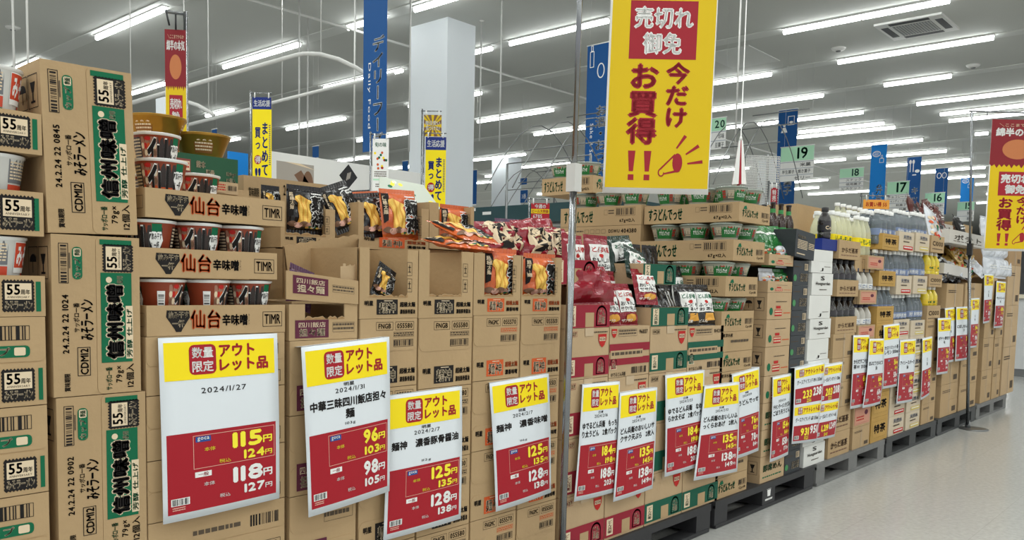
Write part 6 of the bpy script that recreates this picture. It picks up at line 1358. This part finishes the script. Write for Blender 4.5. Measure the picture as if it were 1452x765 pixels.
CA = [
 ((224,479),(393,472),(397,706),(231,743), card_art('', '2024/1/27', [], '', ('115','124','118','127')), 'price card reading 115 and 118 yen below the orange-lettered cup trays', 1.768),
 ((427,492),(552,477),(553,696),(437,733), card_art('明星','2024/1/31',['中華三昧四川飯店担々','麺'],'103g',('96','103','98','105')), 'price card reading 96 and 98 yen below the purple-labelled box', 1.745),
 ((549,561),(655,547),(654,735),(543,766), card_art('明星','2024/2/7',['麺神　濃香豚骨醤油'],'112g',('125','135','128','138')), 'price card reading 125 and 128 yen on the black-panel cartons', 1.768),
 ((694,543),(778,529),(782,698),(702.6,725), card_art('明星','2024/2/7',['麺神　濃香味噌'],'116g',('125','135','128','138')), 'price card reading 125 and 128 yen on the orange-panel cartons', 1.768),
 ((826,545),(879,540),(873,697),(813.5,710.6), card_art('日清','2024/2/16',['ゆでるどん兵衛　もっち','り太うどん　2食パック'],'',('184','198','188','203')), 'price card reading 184 and 188 yen beside the steel pole', 1.765),
 ((879,557),(932,548.5),(926,692),(869,711), card_art('日清','2024/2/14',['どん兵衛のおいしいサ','クサク天ぷら　2枚入'],'',('135','145','138','149')), 'price card reading 135 and 138 yen on the red-striped cartons', 1.758),
 ((943.4,532),(999,524),(994,660),(942,675.6), card_art('日清','2024/2/23',['ゆでるどん兵衛　なめ','らか太そば　2食パック'],'',('184','198','188','203')), 'price card reading 184 and 188 yen on the green-banded cartons', 1.765),
 ((999,547.4),(1048.7,541),(1046,668),(983,681), card_art('日清','2024/2/13',['どん兵衛のおいしいふ','っくらおあげ　2枚入'],'',('135','145','138','149')), 'price card reading 135 and 138 yen on the green-striped cartons', 1.752),
 ((1038,531),(1076.8,519.7),(1076,638.5),(1040,651), card_art('明星','2024/1/19',['すうどんでっせ'],'',('76','82','78','84')), 'price card reading 76 and 78 yen below the udon cup trays', 1.768),
 ((1095.7,534.6),(1122,529),(1118,644),(1091,655), card_art('','2024/2/4',['チキンラーメンきざみ','ごぼう天うどん'],'',('154','166','158','170')), 'price card reading 154 and 158 yen on the red-print snack cartons', 1.768),
 ((1127,521.6),(1170.5,512),(1158.6,625),(1122,629), wide_art((('グースアイランド IPA 355ml','233','238','256'),('グースアイランド 6本 355ml','931','951','1025'))), 'double price card reading 233 and 931 yen over the black beer cartons', 1.752),
 ((1166,518),(1195,512.4),(1184,618.6),(1152,625), wide_art((('ヒューガルデン ホワイト 330ml','203','208','223'),('ヒューガルデン ホワイト 6本','1,219','1,249','1340'))), 'double price card reading 203 and 1,219 yen over the white beer cartons', 1.766),
 ((1210,475),(1233,474.5),(1228,574.5),(1205,579.6), card_art('','',['からだすこやか','茶W 350ml'],'',('66','71','68','73')), 'price card reading 66 and 68 yen at the near side of the cola trays', 1.768),
 ((1233,480),(1254,479.6),(1249,572),(1222,578), card_art('','',['白ぶどうカルピス','500ml'],'',('66','71','68','73')), 'price card reading 66 and 68 yen with curled corner under the pink-panel trays', 1.755),
 ((1253,461),(1276,458),(1272,547),(1251,551), card_art('','',['カロリミット茶','レモン 500ml'],'',('56','60','58','62')), 'price card reading 56 and 58 yen hung highest on the yellow cartons', 1.766),
 ((1276.5,482),(1299,480),(1294,568.6),(1270.6,572.5), card_art('','',['アイシースパーク','500ml'],'',('66','71','68','73')), 'price card reading 66 and 68 yen on the red-label water cartons', 1.762),
 ((1308,480),(1322,476.5),(1318,559),(1305,566.7), card_art('','',['Cレモン','500ml'],'',('55','59','58','62')), 'narrow-looking price card reading 55 and 58 yen under the lemon trays', 1.768),
 ((1330,451),(1349,450),(1344,528.6),(1327.5,531), card_art('','',['ポテト厚切り','60g'],'',('76','82','78','84')), 'price card reading 76 and 78 yen on the first big plain carton', 1.755),
 ((1340,437),(1355,435),(1353,512),(1341,514), card_art('','',['ポテト塩','60g'],'',('86','92','88','95')), 'price card half hidden between two others on the big plain cartons', 1.768),
 ((1356,435),(1378,434),(1374,509),(1354,512), card_art('','',['にぼしせんべい','ミックス'],'',('76','82','78','84')), 'price card reading 76 and 78 yen in front of the second banner pole', 1.752),
 ((1376,423),(1389,422),(1385,492),(1374.5,493), card_art('','',['チーズ味','40g'],'',('194','209','198','213')), 'price card reading 194 and 198 yen hung just past the second banner pole', 1.766),
 ((1395.6,388),(1409.4,388.6),(1403,456.5),(1393.6,458.5), card_art('','',['ペット砂','5L'],'',('598','657','628','690')), 'upper price card hung last but one on the far end', 1.766),
 ((1413,398),(1426.4,399.5),(1421.5,463.7),(1408.6,465), card_art('','',['ペットシート','80枚'],'',('698','767','728','800')), 'very last price card at the far end of the row', 1.766),
]
for (tl, tr, br, bl, art, label, Y) in CA:
    card(tl, tr, br, bl, art, label, Y, bulge=.010 if 'curled' in label else .005)

# ------------------------------------------------------------------ steel poles and their big banners
def stand(foot, top_z, lean, label, joint_z):
    o = empty('banner_stand', (foot.x, foot.y, 0)); P = lambda z: Vector((foot.x+lean*z, foot.y, z))
    b = B(); b.tube([P(.01), P(joint_z)], .0125, STEEL, 14); b.make('lower_pole', o)
    b = B(); b.tube([P(joint_z), P(top_z)], .009, STEEL, 12); b.make('upper_pole', o)
    b = B(); q = P(joint_z); b.box(q.x-.018, q.x+.018, q.y-.018, q.y+.018, q.z-.05, q.z+.04, BPLA if 'second' in label else HOUS); b.make('clamp', o)
    b = B(); b.lathe((foot.x, foot.y-.045, 0), [(.105, 0), (.105, .006), (.095, .01), (0, .012)], GSTEEL, 28); b.lathe((foot.x, foot.y, .01), [(.02, 0), (.016, .05)], GSTEEL, 14); b.make('base_plate', o)
    d = Vector((.71, -.70, 0)); q = P(top_z); b = B(); b.tube([q-d*.02, q+d*.56], .007, STEEL, 10)
    for k in (.12, .47): b.tube([q+d*k, q+d*k-Vector((0, 0, .035))], .004, STEEL, 6)
    b.make('arm', o)
    return tag(o, label, 'banner stand'), q, d
def bigbanner(q, d, x_off, w, ztop, zbot, label, tilt=0, kumi=True):
    o_ = q+d*x_off; o_ = Vector((o_.x, o_.y, zbot)); h = ztop-zbot; fr = F(o_, d, (tilt, 0, 1)); b = B(); b.slab(fr, 0, 0, w, h, -.0012, 0, WHT, 6, 12)
    b.rect(fr, w*.02, h*.018, w*.99, h*.985, BANY, .0006, 4, 8)
    b.rect(fr, 0, h*.66, w, h, BAND, .001, 4, 4)
    for k in range(11): b.shape(fr, [(w*k/11, h*.66), (w*(k+.5)/11, h*(.645-.015*math.sin(k*1.9)**2)), (w*(k+1)/11, h*.66)], BAND, .001)
    b.text(fr, '＼ここまでやるか', w*.14, h*.945, w*.9, h*.97, PALE, .02, .0014); b.text(fr, '綿半の本気', w*.09, h*.875, w*.93, h*.935, WHT, .05, .0014)
    b.ell(fr, w*.5, h*.775, w*.28, h*.075, mat('emblem_orange', (190, 112, 60), .5), .0014, 28)
    b.rect(fr, w*.19, h*.423, w*.82, h*.605, BANR, .0012); b.text(fr, '売切れ', w*.235, h*.520, w*.775, h*.585, WHT, .05, .0016); b.text(fr, '御免', w*.32, h*.440, w*.675, h*.505, WHT, .05, .0016)
    b.text(fr, 'お買得', w*.205, h*.158, w*.475, h*.405, BANR, .05, .0014, vert=True)
    b.text(fr, '今だけ', w*.555, h*.212, w*.765, h*.412, BANR, .05, .0014, vert=True)
    for x in (.225, .375): b.shape(fr, [(w*x, h*.135), (w*(x+.07), h*.135), (w*(x+.055), h*.07), (w*(x+.015), h*.07)], BANR, .0012); b.rect(fr, w*(x+.008), h*.042, w*(x+.062), h*.060, BANR, .0012)
    # megaphone outline with three rays
    g = lambda a, c, l=0: fr(w*.50+a*w*.9, h*.062+c*w*.9, l)
    b.shape(g, [(.02, .045), (.185, .215), (.245, .03), (.07, -.005)], BANR, .0012); b.shape(g, [(.045, .045), (.165, .17), (.20, .045), (.085, .015)], BANY, .0015); b.ell(g, .215, .12, .052, .10, BANR, .0017); b.ell(g, .05, .018, .035, .045, BANR, .0013); b.ell(g, .05, .018, .022, .03, BANY, .0016)
    for a, c, t in ((.20, .27, 56), (.30, .21, 35), (.32, .115, 8)):
        ca, sa = math.cos(math.radians(t)), math.sin(math.radians(t)); b.shape(g, [(a-.008*sa, c+.008*ca), (a+.16*ca-.018*sa, c+.16*sa+.018*ca), (a+.16*ca+.018*sa, c+.16*sa-.018*ca), (a+.008*sa, c-.008*ca)], BANR, .0012)
    return tag(b.make('sale_banner', origin=tuple(fr(w/2, 0))), label, 'banner')
f1 = aty(797, 765, 1.70); t1_ = aty(822, 0, 1.70); lean = (t1_.x-f1.x)/(t1_.z-f1.z)
foot = Vector((f1.x-lean*f1.z, 1.70, 0))
o1, q1, d1 = stand(foot, 2.50, lean, 'tall steel banner stand rising in front of the red-banded cartons', aty(815, 250, 1.70).z)
L_, R_ = atz(854, 273, 1.395), atz(1004, 276, 1.395); dd = (R_-L_).normalized(); 
bigbanner(L_-dd*.0, dd, 0, (R_-L_).length, 2.465, 1.395, 'big yellow sale banner hung at the steel pole before the udon cartons', tilt=.028)
f2 = Vector((7.37, 1.70, 0)); t2_ = aty(1378, 160, 1.70); lean2 = (t2_.x-f2.x)/t2_.z
o2, q2, d2 = stand(f2, aty(1379, 158, 1.70).z, lean2, 'second steel banner stand on a round plate near the far end', aty(1373, 352, 1.70).z)
zb = 1.455
L2 = atd(1394.5, 355, atz(1394.5, 355, zb).dot(FW)*.985 if False else 6.55); d2 = dd
bigbanner(L2, d2, 0, .42, atd(1402, 171, 6.55).z, L2.z, 'second big banner, half cut by the picture edge, at the far pole', tilt=.02)
# third banner, far behind on the near side
p = atd(240, 250, 5.6); wv = Vector((.55, -.83, 0)).normalized()
zt = atd(240, 46, 5.6).z; b3 = B()
bw = .25
bigbanner(Vector((p.x-.0, p.y, zt-1.07)), Vector((RX.x*.9+.25, RX.y*.9-.1, 0)).normalized(), -.02, .135, zt, zt-1.07, 'narrow-looking dark red sale banner seen edgewise, behind the cup trays', tilt=0)
pp = atd(264, 150, 5.6); o = empty('banner_stand', (pp.x, pp.y, 0)); b = B(); b.tube([(pp.x, pp.y, 0), (pp.x, pp.y, atd(262, 20, 5.6).z)], .014, STEEL, 10); b.make('pole', o)
b = B(); e = atd(236, 46, 5.4); t = atd(262, 20, 5.6); b.tube([t, (e.x, e.y, t.z-.05)], .012, GSTEEL, 8); b.tube([(e.x, e.y, t.z-.05), (e.x+.02, e.y, zt-.01)], .006, BPLA, 6); m_ = (t+e)/2; b.tube([(m_.x, m_.y, t.z-.03), (m_.x, m_.y, zt-.01)], .006, BPLA, 6); b.make('arm', o)
b = B(); b.lathe((pp.x, pp.y, 0), [(.18, 0), (.18, .01), (.03, .015)], GSTEEL, 20); b.make('base_plate', o); tag(o, 'steel stand of the dark red banner behind the cup trays', 'banner stand')
